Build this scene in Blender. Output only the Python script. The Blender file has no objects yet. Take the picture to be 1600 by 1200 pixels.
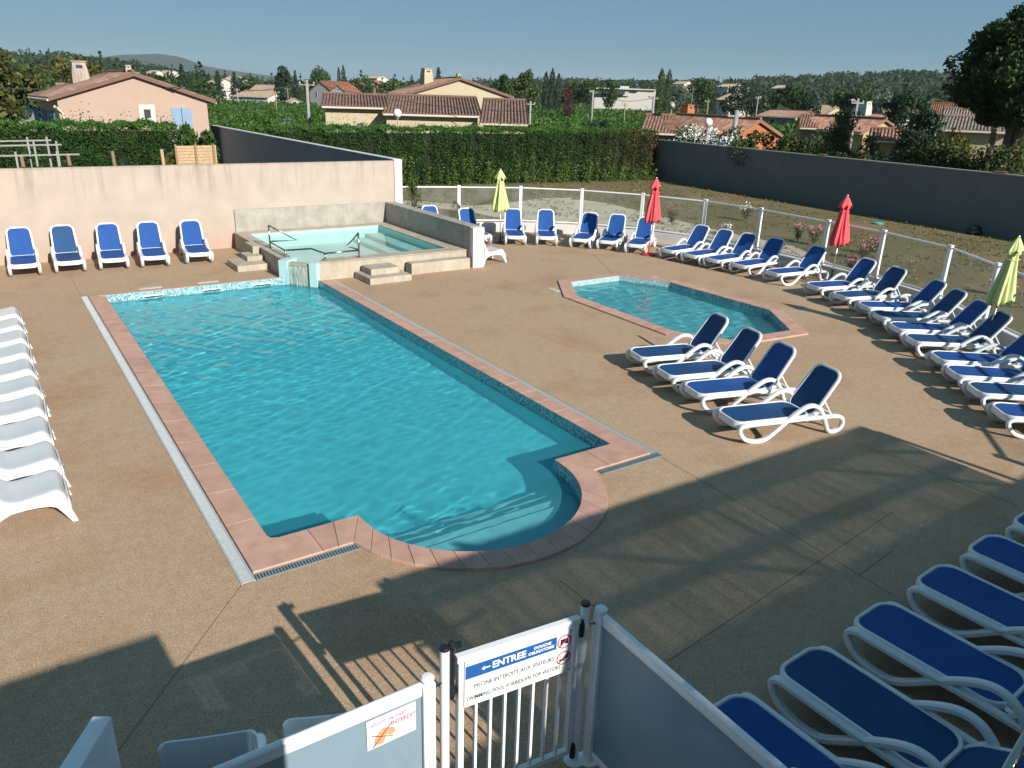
import bpy, bmesh, math, random
import numpy as np
from mathutils import Vector, Matrix
R = math.radians
random.seed(7)
rng = np.random.default_rng(7)
scene = bpy.context.scene
COL = scene.collection

# ------------------------------------------------------------------ survey: the camera and points measured through it
YAW, PITCH, ROLL, FPX, EYE = R(34.468), R(20.61), R(1.79), 1200.0, 5.0
_f = Vector((math.sin(YAW)*math.cos(PITCH), math.cos(YAW)*math.cos(PITCH), -math.sin(PITCH)))
_r = Vector((math.cos(YAW), -math.sin(YAW), 0)); _u = _r.cross(_f)
_r2 = _r*math.cos(ROLL)+_u*math.sin(ROLL); _u2 = -_r*math.sin(ROLL)+_u*math.cos(ROLL)
EYEV = Vector((0, 0, EYE))
def ray(u, v): return _r2*((u-800)/FPX)+_u2*(-(v-600)/FPX)+_f
def G(u, v, z=0.0):
    r = ray(u, v); return EYEV+r*((z-EYE)/r.z)
def AT(u, v, d):
    r = ray(u, v); return EYEV+r*(d/math.hypot(r.x, r.y))
def AZ(u, d, v=150):
    p = AT(u, v, d); return p.x, p.y
def ZV(u, v, d): return AT(u, v, d).z

# ------------------------------------------------------------------ materials
def new_mat(name):
    m = bpy.data.materials.new(name); m.use_nodes = True
    nt = m.node_tree; nt.nodes.clear()
    return m, nt, nt.nodes, nt.links
def N(nt, t, **k):
    n = nt.nodes.new(t)
    for a, b in k.items():
        if a in n.inputs.keys() if hasattr(n.inputs, 'keys') else False: n.inputs[a].default_value = b
        else: setattr(n, a, b)
    return n
def noise(nt, scale, detail=4, rough=.6, vec=None):
    n = nt.nodes.new('ShaderNodeTexNoise'); n.inputs['Scale'].default_value = scale
    n.inputs['Detail'].default_value = detail; n.inputs['Roughness'].default_value = rough
    if vec is not None: nt.links.new(vec, n.inputs['Vector'])
    return n
def ramp(nt, fac, stops):
    r = nt.nodes.new('ShaderNodeValToRGB'); el = r.color_ramp.elements
    el[0].position = stops[0][0]; el[0].color = (*stops[0][1], 1)
    el[1].position = stops[-1][0]; el[1].color = (*stops[-1][1], 1)
    for p, c in stops[1:-1]:
        e = el.new(p); e.color = (*c, 1)
    nt.links.new(fac, r.inputs['Fac']); return r
def mix(nt, fac, a, b, mode='MIX'):
    m = nt.nodes.new('ShaderNodeMix'); m.data_type = 'RGBA'; m.blend_type = mode
    if isinstance(fac, (int, float)): m.inputs[0].default_value = fac
    else: nt.links.new(fac, m.inputs[0])
    for s, x in ((6, a), (7, b)):
        if isinstance(x, tuple): m.inputs[s].default_value = (*x, 1)
        else: nt.links.new(x, m.inputs[s])
    return m.outputs[2]
def coord(nt, kind='Object', scale=None):
    t = nt.nodes.new('ShaderNodeTexCoord')
    if scale is None: return t.outputs[kind]
    mp = nt.nodes.new('ShaderNodeMapping'); mp.inputs['Scale'].default_value = scale
    nt.links.new(t.outputs[kind], mp.inputs['Vector']); return mp.outputs['Vector']
def finish(nt, col, rough=.6, bump=None, bstr=.3, bdist=.01, metal=0, spec=.5, **k):
    p = nt.nodes.new('ShaderNodeBsdfPrincipled'); o = nt.nodes.new('ShaderNodeOutputMaterial')
    if isinstance(col, tuple): p.inputs['Base Color'].default_value = (*col, 1)
    else: nt.links.new(col, p.inputs['Base Color'])
    if isinstance(rough, (int, float)): p.inputs['Roughness'].default_value = rough
    else: nt.links.new(rough, p.inputs['Roughness'])
    p.inputs['Metallic'].default_value = metal; p.inputs['Specular IOR Level'].default_value = spec
    for a, b in k.items(): p.inputs[a.replace('_', ' ')].default_value = b
    if bump is not None:
        b = nt.nodes.new('ShaderNodeBump'); b.inputs['Strength'].default_value = bstr; b.inputs['Distance'].default_value = bdist
        nt.links.new(bump, b.inputs['Height']); nt.links.new(b.outputs[0], p.inputs['Normal'])
    nt.links.new(p.outputs[0], o.inputs['Surface']); return p
def plain(name, c, rough=.5, var=.12, scale=6, bump=0, metal=0, spec=.5, bscale=60, c2=None, **k):
    m, nt, n, l = new_mat(name); v = coord(nt)
    nz = noise(nt, scale, 5, .65, v)
    lo = tuple(x*(1-var) for x in c); hi = c2 if c2 else tuple(min(1, x*(1+var)) for x in c)
    r = ramp(nt, nz.outputs['Fac'], [(.3, lo), (.7, hi)])
    b = noise(nt, bscale, 3, .6, v).outputs['Fac'] if bump else None
    finish(nt, r.outputs[0], rough, b, bump, .01, metal, spec, **k); return m

def deck_mat():
    m, nt, n, l = new_mat('resin_gravel'); v = coord(nt)
    g = noise(nt, 58, 3, .8, v); g2 = noise(nt, 22, 2, .7, v)
    c = ramp(nt, g.outputs['Fac'], [(.30, (.12, .076, .045)), (.44, (.345, .233, .145)), (.57, (.49, .345, .228)), (.70, (.77, .60, .44))]).outputs[0]
    c = mix(nt, .25, c, ramp(nt, g2.outputs['Fac'], [(.3, (.28, .19, .12)), (.7, (.53, .385, .27))]).outputs[0])
    c = mix(nt, .17, c, mix(nt, 1, c, ramp(nt, noise(nt, 7, 4, .75, v).outputs['Fac'], [(.36, (.55, .50, .45)), (.64, (1.4, 1.4, 1.4))]).outputs[0], 'MULTIPLY'))
    w = noise(nt, .55, 6, .62, v); w2 = noise(nt, .16, 5, .6, v)
    c = mix(nt, ramp(nt, w.outputs['Fac'], [(.51, (0, 0, 0)), (.72, (.75, .75, .75))]).outputs[0], c, mix(nt, .75, c, (.76, .58, .40), 'MULTIPLY'))
    c = mix(nt, ramp(nt, w2.outputs['Fac'], [(.47, (0, 0, 0)), (.72, (.6, .6, .6))]).outputs[0], c, mix(nt, 1, c, (.98, .92, .90), 'MULTIPLY'))
    p = noise(nt, .3, 5, .65, coord(nt, 'Object', (1, 1.6, 1)))
    c = mix(nt, ramp(nt, p.outputs['Fac'], [(.56, (0, 0, 0)), (.78, (.4, .4, .4))]).outputs[0], c, (.42, .35, .27))
    finish(nt, c, .85, g.outputs['Fac'], .5, .006, spec=.25); return m

def wall_mat(name, base, stain, streak=.5, low=None):
    m, nt, n, l = new_mat(name); v = coord(nt)
    a = noise(nt, 1.3, 6, .6, v)
    c = ramp(nt, a.outputs['Fac'], [(.3, tuple(x*.90 for x in base)), (.7, tuple(min(1, x*1.06) for x in base))]).outputs[0]
    s = noise(nt, 1, 5, .7, coord(nt, 'Object', (3.2, 3.2, .28)))
    sep = nt.nodes.new('ShaderNodeSeparateXYZ'); l.new(v, sep.inputs[0])
    mr = nt.nodes.new('ShaderNodeMapRange'); mr.inputs['From Min'].default_value = 1.5; mr.inputs['From Max'].default_value = 2.65
    l.new(sep.outputs['Z'], mr.inputs['Value'])
    mul = nt.nodes.new('ShaderNodeMath'); mul.operation = 'MULTIPLY'
    l.new(ramp(nt, s.outputs['Fac'], [(.48, (0, 0, 0)), (.68, (1, 1, 1))]).outputs[0], mul.inputs[0]); l.new(mr.outputs[0], mul.inputs[1])
    mu2 = nt.nodes.new('ShaderNodeMath'); mu2.operation = 'MULTIPLY'; l.new(mul.outputs[0], mu2.inputs[0]); mu2.inputs[1].default_value = streak
    c = mix(nt, mu2.outputs[0], c, stain)
    if low:
        mr2 = nt.nodes.new('ShaderNodeMapRange'); mr2.inputs['From Min'].default_value = .7; mr2.inputs['From Max'].default_value = 0
        l.new(sep.outputs['Z'], mr2.inputs['Value'])
        m3 = nt.nodes.new('ShaderNodeMath'); m3.operation = 'MULTIPLY'; l.new(mr2.outputs[0], m3.inputs[0]); l.new(noise(nt, 2.2, 4, .6, v).outputs['Fac'], m3.inputs[1])
        c = mix(nt, m3.outputs[0], c, low)
    finish(nt, c, .9, noise(nt, 90, 3, .6, v).outputs['Fac'], .25, .006, spec=.2); return m

def concrete_mat(name, base, var=.25):
    m, nt, n, l = new_mat(name); v = coord(nt)
    a = noise(nt, 2.2, 7, .7, v); b = noise(nt, 1, 5, .7, coord(nt, 'Object', (6, 6, .6)))
    c = ramp(nt, a.outputs['Fac'], [(.3, tuple(x*(1-var) for x in base)), (.7, tuple(x*(1+var*.5) for x in base))]).outputs[0]
    c = mix(nt, ramp(nt, b.outputs['Fac'], [(.5, (0, 0, 0)), (.75, (.55, .55, .55))]).outputs[0], c, tuple(x*f for x, f in zip(base, (.62, .55, .46))))
    finish(nt, c, .9, noise(nt, 45, 5, .7, v).outputs['Fac'], .3, .01, spec=.25); return m

def coping_mat():
    m, nt, n, l = new_mat('terracotta_stone'); v = coord(nt)
    gi = nt.nodes.new('ShaderNodeNewGeometry')
    a = noise(nt, 3.5, 6, .65, v)
    c = ramp(nt, a.outputs['Fac'], [(.3, (.42, .245, .185)), (.5, (.50, .305, .235)), (.72, (.55, .36, .285))]).outputs[0]
    rr = ramp(nt, gi.outputs['Random Per Island'], [(0, (.92, .90, .89)), (1, (1.05, 1.03, 1.02))]).outputs[0]
    c = mix(nt, 1, c, rr, 'MULTIPLY')
    finish(nt, c, .75, noise(nt, 60, 4, .6, v).outputs['Fac'], .15, .006, spec=.3); return m

def mosaic_mat():
    m, nt, n, l = new_mat('mosaic_tile'); v = coord(nt)
    vo = nt.nodes.new('ShaderNodeTexVoronoi'); vo.distance = 'CHEBYCHEV'; vo.inputs['Scale'].default_value = 34; vo.inputs['Randomness'].default_value = .0
    l.new(v, vo.inputs['Vector'])
    sx = nt.nodes.new('ShaderNodeSeparateColor'); l.new(vo.outputs['Color'], sx.inputs[0])
    c = ramp(nt, sx.outputs[0], [(0, (.05, .17, .23)), (.3, (.14, .34, .40)), (.6, (.30, .52, .55)), (1, (.72, .80, .78))])
    c.color_ramp.interpolation = 'CONSTANT'
    g = ramp(nt, vo.outputs['Distance'], [(.42, (0, 0, 0)), (.47, (1, 1, 1))]).outputs[0]
    finish(nt, mix(nt, g, c.outputs[0], (.5, .56, .56)), .2); return m

def liner_mat(name, c):
    m, nt, n, l = new_mat(name); v = coord(nt)
    a = noise(nt, .5, 3, .5, v)
    finish(nt, ramp(nt, a.outputs['Fac'], [(.3, tuple(x*.9 for x in c)), (.7, tuple(min(1, x*1.08) for x in c))]).outputs[0], .6, spec=.2); return m

def glass_water(name, tint, gloss=.03):
    # surface of the pools: clear tinted water with fresnel sky reflections
    m, nt, n, l = new_mat(name)
    v = coord(nt)
    fr = nt.nodes.new('ShaderNodeFresnel'); fr.inputs['IOR'].default_value = 1.33
    tr = nt.nodes.new('ShaderNodeBsdfRefraction'); tr.inputs['Color'].default_value = (*tint, 1); tr.inputs['IOR'].default_value = 1.33; tr.inputs['Roughness'].default_value = 0
    gl = nt.nodes.new('ShaderNodeBsdfGlossy'); gl.inputs['Roughness'].default_value = gloss
    mx = nt.nodes.new('ShaderNodeMixShader'); o = nt.nodes.new('ShaderNodeOutputMaterial')
    l.new(fr.outputs[0], mx.inputs[0]); l.new(tr.outputs[0], mx.inputs[1]); l.new(gl.outputs[0], mx.inputs[2]); l.new(mx.outputs[0], o.inputs[0])
    return m

def clear_water(name, tint, waves, gloss=.02, bstr=.6):
    m, nt, n, l = new_mat(name)
    v = coord(nt, 'Object')
    h = None
    for sc, amp, st in waves:
        vv = coord(nt, 'Object', st); a = noise(nt, sc, 3, .55, vv)
        a.inputs['Distortion'].default_value = .6
        k = nt.nodes.new('ShaderNodeMath'); k.operation = 'MULTIPLY'; l.new(a.outputs['Fac'], k.inputs[0]); k.inputs[1].default_value = amp
        if h is None: h = k.outputs[0]
        else:
            s = nt.nodes.new('ShaderNodeMath'); s.operation = 'ADD'; l.new(h, s.inputs[0]); l.new(k.outputs[0], s.inputs[1]); h = s.outputs[0]
    b = nt.nodes.new('ShaderNodeBump'); b.inputs['Strength'].default_value = bstr; b.inputs['Distance'].default_value = 1.0; l.new(h, b.inputs['Height'])
    lw = nt.nodes.new('ShaderNodeLayerWeight'); lw.inputs['Blend'].default_value = .5; l.new(b.outputs[0], lw.inputs['Normal'])
    pw = nt.nodes.new('ShaderNodeMath'); pw.operation = 'POWER'; l.new(lw.outputs['Facing'], pw.inputs[0]); pw.inputs[1].default_value = 5
    fr = nt.nodes.new('ShaderNodeMath'); fr.operation = 'MULTIPLY_ADD'; l.new(pw.outputs[0], fr.inputs[0]); fr.inputs[1].default_value = .97; fr.inputs[2].default_value = .02; fr.use_clamp = True
    tr = nt.nodes.new('ShaderNodeBsdfTransparent'); tr.inputs['Color'].default_value = (*tint, 1)
    gl = nt.nodes.new('ShaderNodeBsdfGlossy'); gl.inputs['Roughness'].default_value = gloss; l.new(b.outputs[0], gl.inputs['Normal'])
    mx = nt.nodes.new('ShaderNodeMixShader'); o = nt.nodes.new('ShaderNodeOutputMaterial')
    l.new(fr.outputs[0], mx.inputs[0]); l.new(tr.outputs[0], mx.inputs[1]); l.new(gl.outputs[0], mx.inputs[2]); l.new(mx.outputs[0], o.inputs[0])
    return m

def pane_mat(name, clear, body, tint=(1, 1, 1), rough=.05):
    m, nt, n, l = new_mat(name)
    tr = nt.nodes.new('ShaderNodeBsdfTransparent'); tr.inputs['Color'].default_value = (*tint, 1)
    p = nt.nodes.new('ShaderNodeBsdfPrincipled'); p.inputs['Base Color'].default_value = (*body, 1); p.inputs['Roughness'].default_value = rough
    sm = noise(nt, 1.6, 4, .6, coord(nt))
    f = ramp(nt, sm.outputs['Fac'], [(.3, (1-clear-.05,)*3), (.7, (1-clear+.06,)*3)])
    mx = nt.nodes.new('ShaderNodeMixShader'); o = nt.nodes.new('ShaderNodeOutputMaterial')
    l.new(f.outputs[0], mx.inputs[0]); l.new(tr.outputs[0], mx.inputs[1]); l.new(p.outputs[0], mx.inputs[2]); l.new(mx.outputs[0], o.inputs[0])
    return m

def leaf_mat(name, dark, mid, light, scale=1.0, trans=.25, rough=.6):
    m, nt, n, l = new_mat(name)
    gi = nt.nodes.new('ShaderNodeNewGeometry'); v = coord(nt)
    a = noise(nt, scale, 4, .6, v)
    ad = nt.nodes.new('ShaderNodeMath'); ad.operation = 'MULTIPLY_ADD'; l.new(gi.outputs['Random Per Island'], ad.inputs[0]); ad.inputs[1].default_value = .5
    l.new(a.outputs['Fac'], ad.inputs[2])
    c = ramp(nt, ad.outputs[0], [(.42, dark), (.72, mid), (1.0, light)]).outputs[0]
    p = nt.nodes.new('ShaderNodeBsdfPrincipled'); l.new(c, p.inputs['Base Color']); p.inputs['Roughness'].default_value = rough; p.inputs['Specular IOR Level'].default_value = .25
    t = nt.nodes.new('ShaderNodeBsdfTranslucent'); l.new(c, t.inputs['Color'])
    mx = nt.nodes.new('ShaderNodeMixShader'); mx.inputs[0].default_value = trans; o = nt.nodes.new('ShaderNodeOutputMaterial')
    l.new(p.outputs[0], mx.inputs[1]); l.new(t.outputs[0], mx.inputs[2]); l.new(mx.outputs[0], o.inputs[0]); return m

def roof_mat(name, a, b, c):
    m, nt, n, l = new_mat(name); v = coord(nt, 'UV')
    br = nt.nodes.new('ShaderNodeTexBrick'); br.inputs['Scale'].default_value = 1; br.inputs['Mortar Size'].default_value = .012
    br.inputs['Brick Width'].default_value = .24; br.inputs['Row Height'].default_value = .34; br.offset = 0
    br.inputs['Color1'].default_value = (0, 0, 0, 1); br.inputs['Color2'].default_value = (1, 1, 1, 1); br.inputs['Mortar'].default_value = (.2, .2, .2, 1); br.inputs['Bias'].default_value = 0
    l.new(v, br.inputs['Vector'])
    nz = noise(nt, 1.4, 5, .65, v)
    s = nt.nodes.new('ShaderNodeMath'); s.operation = 'MULTIPLY_ADD'; l.new(br.outputs['Color'], s.inputs[0]); s.inputs[1].default_value = .5; l.new(nz.outputs['Fac'], s.inputs[2])
    col = ramp(nt, s.outputs[0], [(.35, a), (.7, b), (1.05, c)]).outputs[0]
    wv = nt.nodes.new('ShaderNodeTexWave'); wv.wave_type = 'BANDS'; wv.bands_direction = 'X'; wv.inputs['Scale'].default_value = .314/.24
    l.new(v, wv.inputs['Vector'])
    finish(nt, col, .85, wv.outputs['Fac'], 1.0, .06, spec=.2); return m

MT = {}
HAZE = .00007
MT['deck'] = deck_mat()
MT['pinkwall'] = wall_mat('pink_render', (.44, .365, .31), (.20, .175, .145), .8, (.42, .26, .17))
MT['whitewall'] = plain('white_render', (.60, .59, .57), .85, .06, 3, .2)
MT['roughwhite'] = plain('rough_white_render', (.80, .80, .79), .9, .06, 9, .5, bscale=40)
MT['greywall'] = wall_mat('grey_render', (.21, .225, .25), (.24, .24, .24), .3)
MT['darkwall'] = wall_mat('dark_grey_block', (.155, .162, .162), (.22, .22, .215), .4)
MT['concrete'] = concrete_mat('raw_concrete', (.44, .39, .315))
MT['concrete_grey'] = concrete_mat('grey_concrete', (.38, .355, .31))
MT['coping'] = coping_mat()
MT['mosaic'] = mosaic_mat()
MT['liner'] = liner_mat('pool_liner', (.15, .70, .79))
MT['liner_step'] = liner_mat('pool_step_edge', (.42, .72, .76))
MT['liner_spa'] = liner_mat('spa_liner', (.40, .66, .64))
MT['liner_small'] = liner_mat('small_pool_liner', (.20, .58, .62))
MT['joint'] = plain('joint_filler', (.20, .15, .11), .9)
MT['steel_grate'] = plain('galvanised_grate', (.62, .66, .66), .4, .1, 20, metal=.35)
MT['drain_dark'] = plain('drain_shadow_gap', (.02, .024, .026), .8)
MT['white_pl'] = plain('white_plastic', (.70, .71, .72), .32, .03, 3)
MT['white_lifted'] = plain('lifted_white_plastic', (.86, .87, .88), .3, .02, 2)  # white raised for the shaded chairs, standing in for missing sky light
MT['white_shell'] = plain('glossy_white_shell', (.60, .615, .63), .16, .02, 2)
MT['white_metal'] = plain('white_painted_metal', (.78, .79, .80), .35, .05, 5)
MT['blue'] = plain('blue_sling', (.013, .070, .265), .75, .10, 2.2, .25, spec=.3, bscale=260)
MT['blue_dark'] = plain('blue_sling_deep', (.011, .058, .165), .7, .10, 2.2, .25, spec=.3, bscale=260)  # deeper blue copy of the sling cloth for some loungers
MT['steel'] = plain('stainless_steel', (.38, .38, .375), .25, .05, 8, metal=1)
MT['black'] = plain('black_plastic', (.015, .016, .02), .35, .1, 8)
MT['glass'] = pane_mat('clear_glass', .95, (.5, .55, .56), (.95, .97, .96))
MT['frost'] = pane_mat('frosted_glass', .34, (.28, .385, .46), (.62, .78, .88), .3)
MT['lime'] = plain('lime_fabric', (.55, .62, .27), .8, .08, 3)
MT['red'] = plain('red_fabric', (.72, .085, .10), .8, .10, 3)
MT['pole'] = plain('aluminium_pole', (.60, .60, .58), .3, .05, 6, metal=.8)
MT['redbase'] = plain('red_parasol_base', (.45, .05, .04), .5)
MT['signblue'] = plain('sign_blue', (.018, .10, .33), .4, .03)
MT['signwhite'] = plain('sign_white', (.80, .82, .83), .4, .02)
MT['signred'] = plain('sign_red', (.50, .02, .05), .4)
MT['signblack'] = plain('sign_black', (.02, .02, .025), .5)
MT['paper'] = plain('paper', (.82, .82, .85), .7, .02)
MT['pink'] = plain('pink_ink', (.78, .30, .50), .7)
MT['pinkred'] = plain('pink_red_ink', (.75, .16, .25), .7)
MT['orange'] = plain('orange_ink', (.80, .30, .16), .7, .15, 40)
MT['wood'] = plain('pale_wood', (.46, .32, .19), .8, .25, 12)
MT['oldwood'] = plain('weathered_wood', (.24, .17, .11), .85, .25, 12)
MT['bark'] = plain('bark', (.16, .12, .085), .95, .3, 4, .5, bscale=12)
MT['polec'] = plain('concrete_pole', (.27, .265, .25), .8, .12, 3)
MT['cable'] = plain('cable', (.05, .05, .05), .7)
MT['globe'] = plain('opal_globe', (.82, .82, .80), .2, .02)
MT['roof_red'] = roof_mat('red_roof_tiles', (.14, .06, .042), (.22, .095, .065), (.30, .15, .105))
MT['roof_brown'] = roof_mat('brown_roof_tiles', (.13, .075, .06), (.205, .125, .10), (.30, .20, .16))
MT['roof_pink'] = roof_mat('pink_roof_tiles', (.17, .082, .06), (.27, .145, .105), (.38, .235, .175))
MT['roof_tan'] = roof_mat('tan_roof_tiles', (.17, .125, .10), (.26, .20, .155), (.36, .29, .235))
MT['h_pink'] = plain('pink_house_render', (.41, .30, .245), .9, .05, 1.2)
MT['h_cream'] = plain('cream_house_render', (.46, .39, .265), .9, .05, 1.2)
MT['h_yellow'] = plain('yellow_house_render', (.44, .33, .17), .9, .05, 1.2)
MT['h_orange'] = plain('orange_house_render', (.40, .135, .05), .9, .05, 1.2)
MT['h_stone'] = plain('stone_house_wall', (.30, .235, .165), .9, .15, 2)
MT['h_grey'] = plain('grey_house_wall', (.34, .34, .33), .9, .1, 2)
MT['h_white'] = plain('white_house_wall', (.50, .49, .46), .9, .05, 2)
MT['shutter'] = plain('blue_shutter', (.19, .30, .42), .6, .06, 3)
MT['shutter_dk'] = plain('shaded_blue_shutter', (.05, .12, .26), .6, .06, 3)  # darker copy of the shutter blue, side-wall shade put into the colour
MT['win'] = plain('window_glass', (.05, .06, .07), .12)
MT['gutter'] = plain('pale_gutter', (.62, .56, .48), .6)
MT['fieldgrass'] = leaf_mat('dry_grass', (.085, .075, .03), (.16, .13, .055), (.26, .21, .11), 1.2, .2)
MT['thuja'] = leaf_mat('thuja_leaf', (.014, .040, .009), (.026, .068, .014), (.045, .095, .02), .9, .2)
MT['thuja_top'] = leaf_mat('thuja_new_growth', (.03, .085, .014), (.06, .15, .026), (.11, .23, .05), 1.2, .3)  # lighter green given to the top leaves and sprigs
MT['sapling'] = leaf_mat('sapling_leaf', (.05, .10, .018), (.10, .18, .035), (.18, .26, .07), 1.5, .35)
MT['brownleaf'] = leaf_mat('dry_hedge_leaf', (.05, .03, .016), (.10, .058, .03), (.14, .10, .04), 1.5, .2)
MT['lf_pine'] = leaf_mat('pine_needles', (.008, .022, .007), (.022, .05, .014), (.06, .115, .026), .5, .12)
MT['lf_dark'] = leaf_mat('dark_conifer_needles', (.008, .022, .012), (.02, .046, .022), (.04, .075, .034), .3, .12)
MT['lf_green'] = leaf_mat('broad_leaf', (.018, .045, .010), (.04, .085, .018), (.085, .15, .035), .4, .25)
MT['lf_plane'] = leaf_mat('plane_tree_leaf', (.018, .035, .008), (.07, .085, .02), (.17, .16, .05), .55, .25)
MT['lf_pale'] = leaf_mat('pale_green_leaf', (.035, .065, .022), (.065, .105, .036), (.11, .16, .06), .35, .25)
MT['lf_silver'] = leaf_mat('silver_leaf', (.06, .09, .06), (.12, .16, .11), (.20, .25, .19), .6, .2)
MT['lf_broom'] = leaf_mat('broom_leaf', (.022, .042, .012), (.05, .075, .022), (.11, .115, .035), .5, .2)
MT['lf_olive'] = leaf_mat('loose_leaf', (.03, .055, .016), (.065, .10, .032), (.12, .165, .06), .8, .3)
MT['lf_red'] = leaf_mat('copper_leaf', (.04, .016, .012), (.075, .03, .022), (.10, .06, .03), .5, .2)
MT['lf_yellow'] = leaf_mat('yellowish_leaf', (.08, .09, .015), (.17, .16, .03), (.26, .24, .06), .8, .3)
MT['petal_white'] = plain('white_petals', (.78, .76, .74), .7)
MT['petal_pink'] = plain('pink_petals', (.62, .17, .30), .7)
MT['petal_red'] = plain('red_petals', (.32, .05, .04), .7)
MT['vine'] = leaf_mat('vine_leaf', (.022, .060, .008), (.045, .105, .016), (.085, .165, .032), .12, .25)
MT['road'] = plain('pale_road', (.30, .29, .27), .9, .1, .3)
MT['sand'] = plain('pale_sand', (.46, .40, .30), .95, .10, 1.5, .3)
MT['carpaint'] = plain('dark_blue_car_paint', (.015, .02, .05), .2)
MT['tyre'] = plain('tyre_rubber', (.02, .02, .02), .8)
MT['net'] = None
def ground_mat():
    m, nt, n, l = new_mat('dry_field'); v = coord(nt)
    a = noise(nt, .22, 7, .65, v); b = noise(nt, 6, 5, .7, v); d = noise(nt, 40, 3, .7, v)
    c = ramp(nt, a.outputs['Fac'], [(.40, (.068, .086, .026)), (.52, (.115, .112, .042)), (.55, (.205, .15, .085)), (.68, (.26, .20, .125))]).outputs[0]
    c = mix(nt, .55, c, ramp(nt, b.outputs['Fac'], [(.3, (.10, .085, .035)), (.7, (.32, .25, .15))]).outputs[0])
    c = mix(nt, .3, c, ramp(nt, d.outputs['Fac'], [(.3, (.05, .045, .02)), (.7, (.36, .29, .17))]).outputs[0])
    finish(nt, c, .95, d.outputs['Fac'], .6, .03, spec=.1); return m
MT['ground'] = ground_mat()
def terrain_mat():
    m, nt, n, l = new_mat('wooded_land'); v = coord(nt)
    a = noise(nt, .012, 8, .65, v); b = noise(nt, .11, 5, .7, v)
    c = ramp(nt, a.outputs['Fac'], [(.36, (.020, .045, .012)), (.5, (.045, .080, .020)), (.62, (.11, .115, .045))]).outputs[0]
    c = mix(nt, .6, c, ramp(nt, b.outputs['Fac'], [(.35, (.010, .024, .008)), (.65, (.06, .095, .026))]).outputs[0])
    finish(nt, c, .95, spec=.1); return m
MT['terrain'] = terrain_mat()

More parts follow.
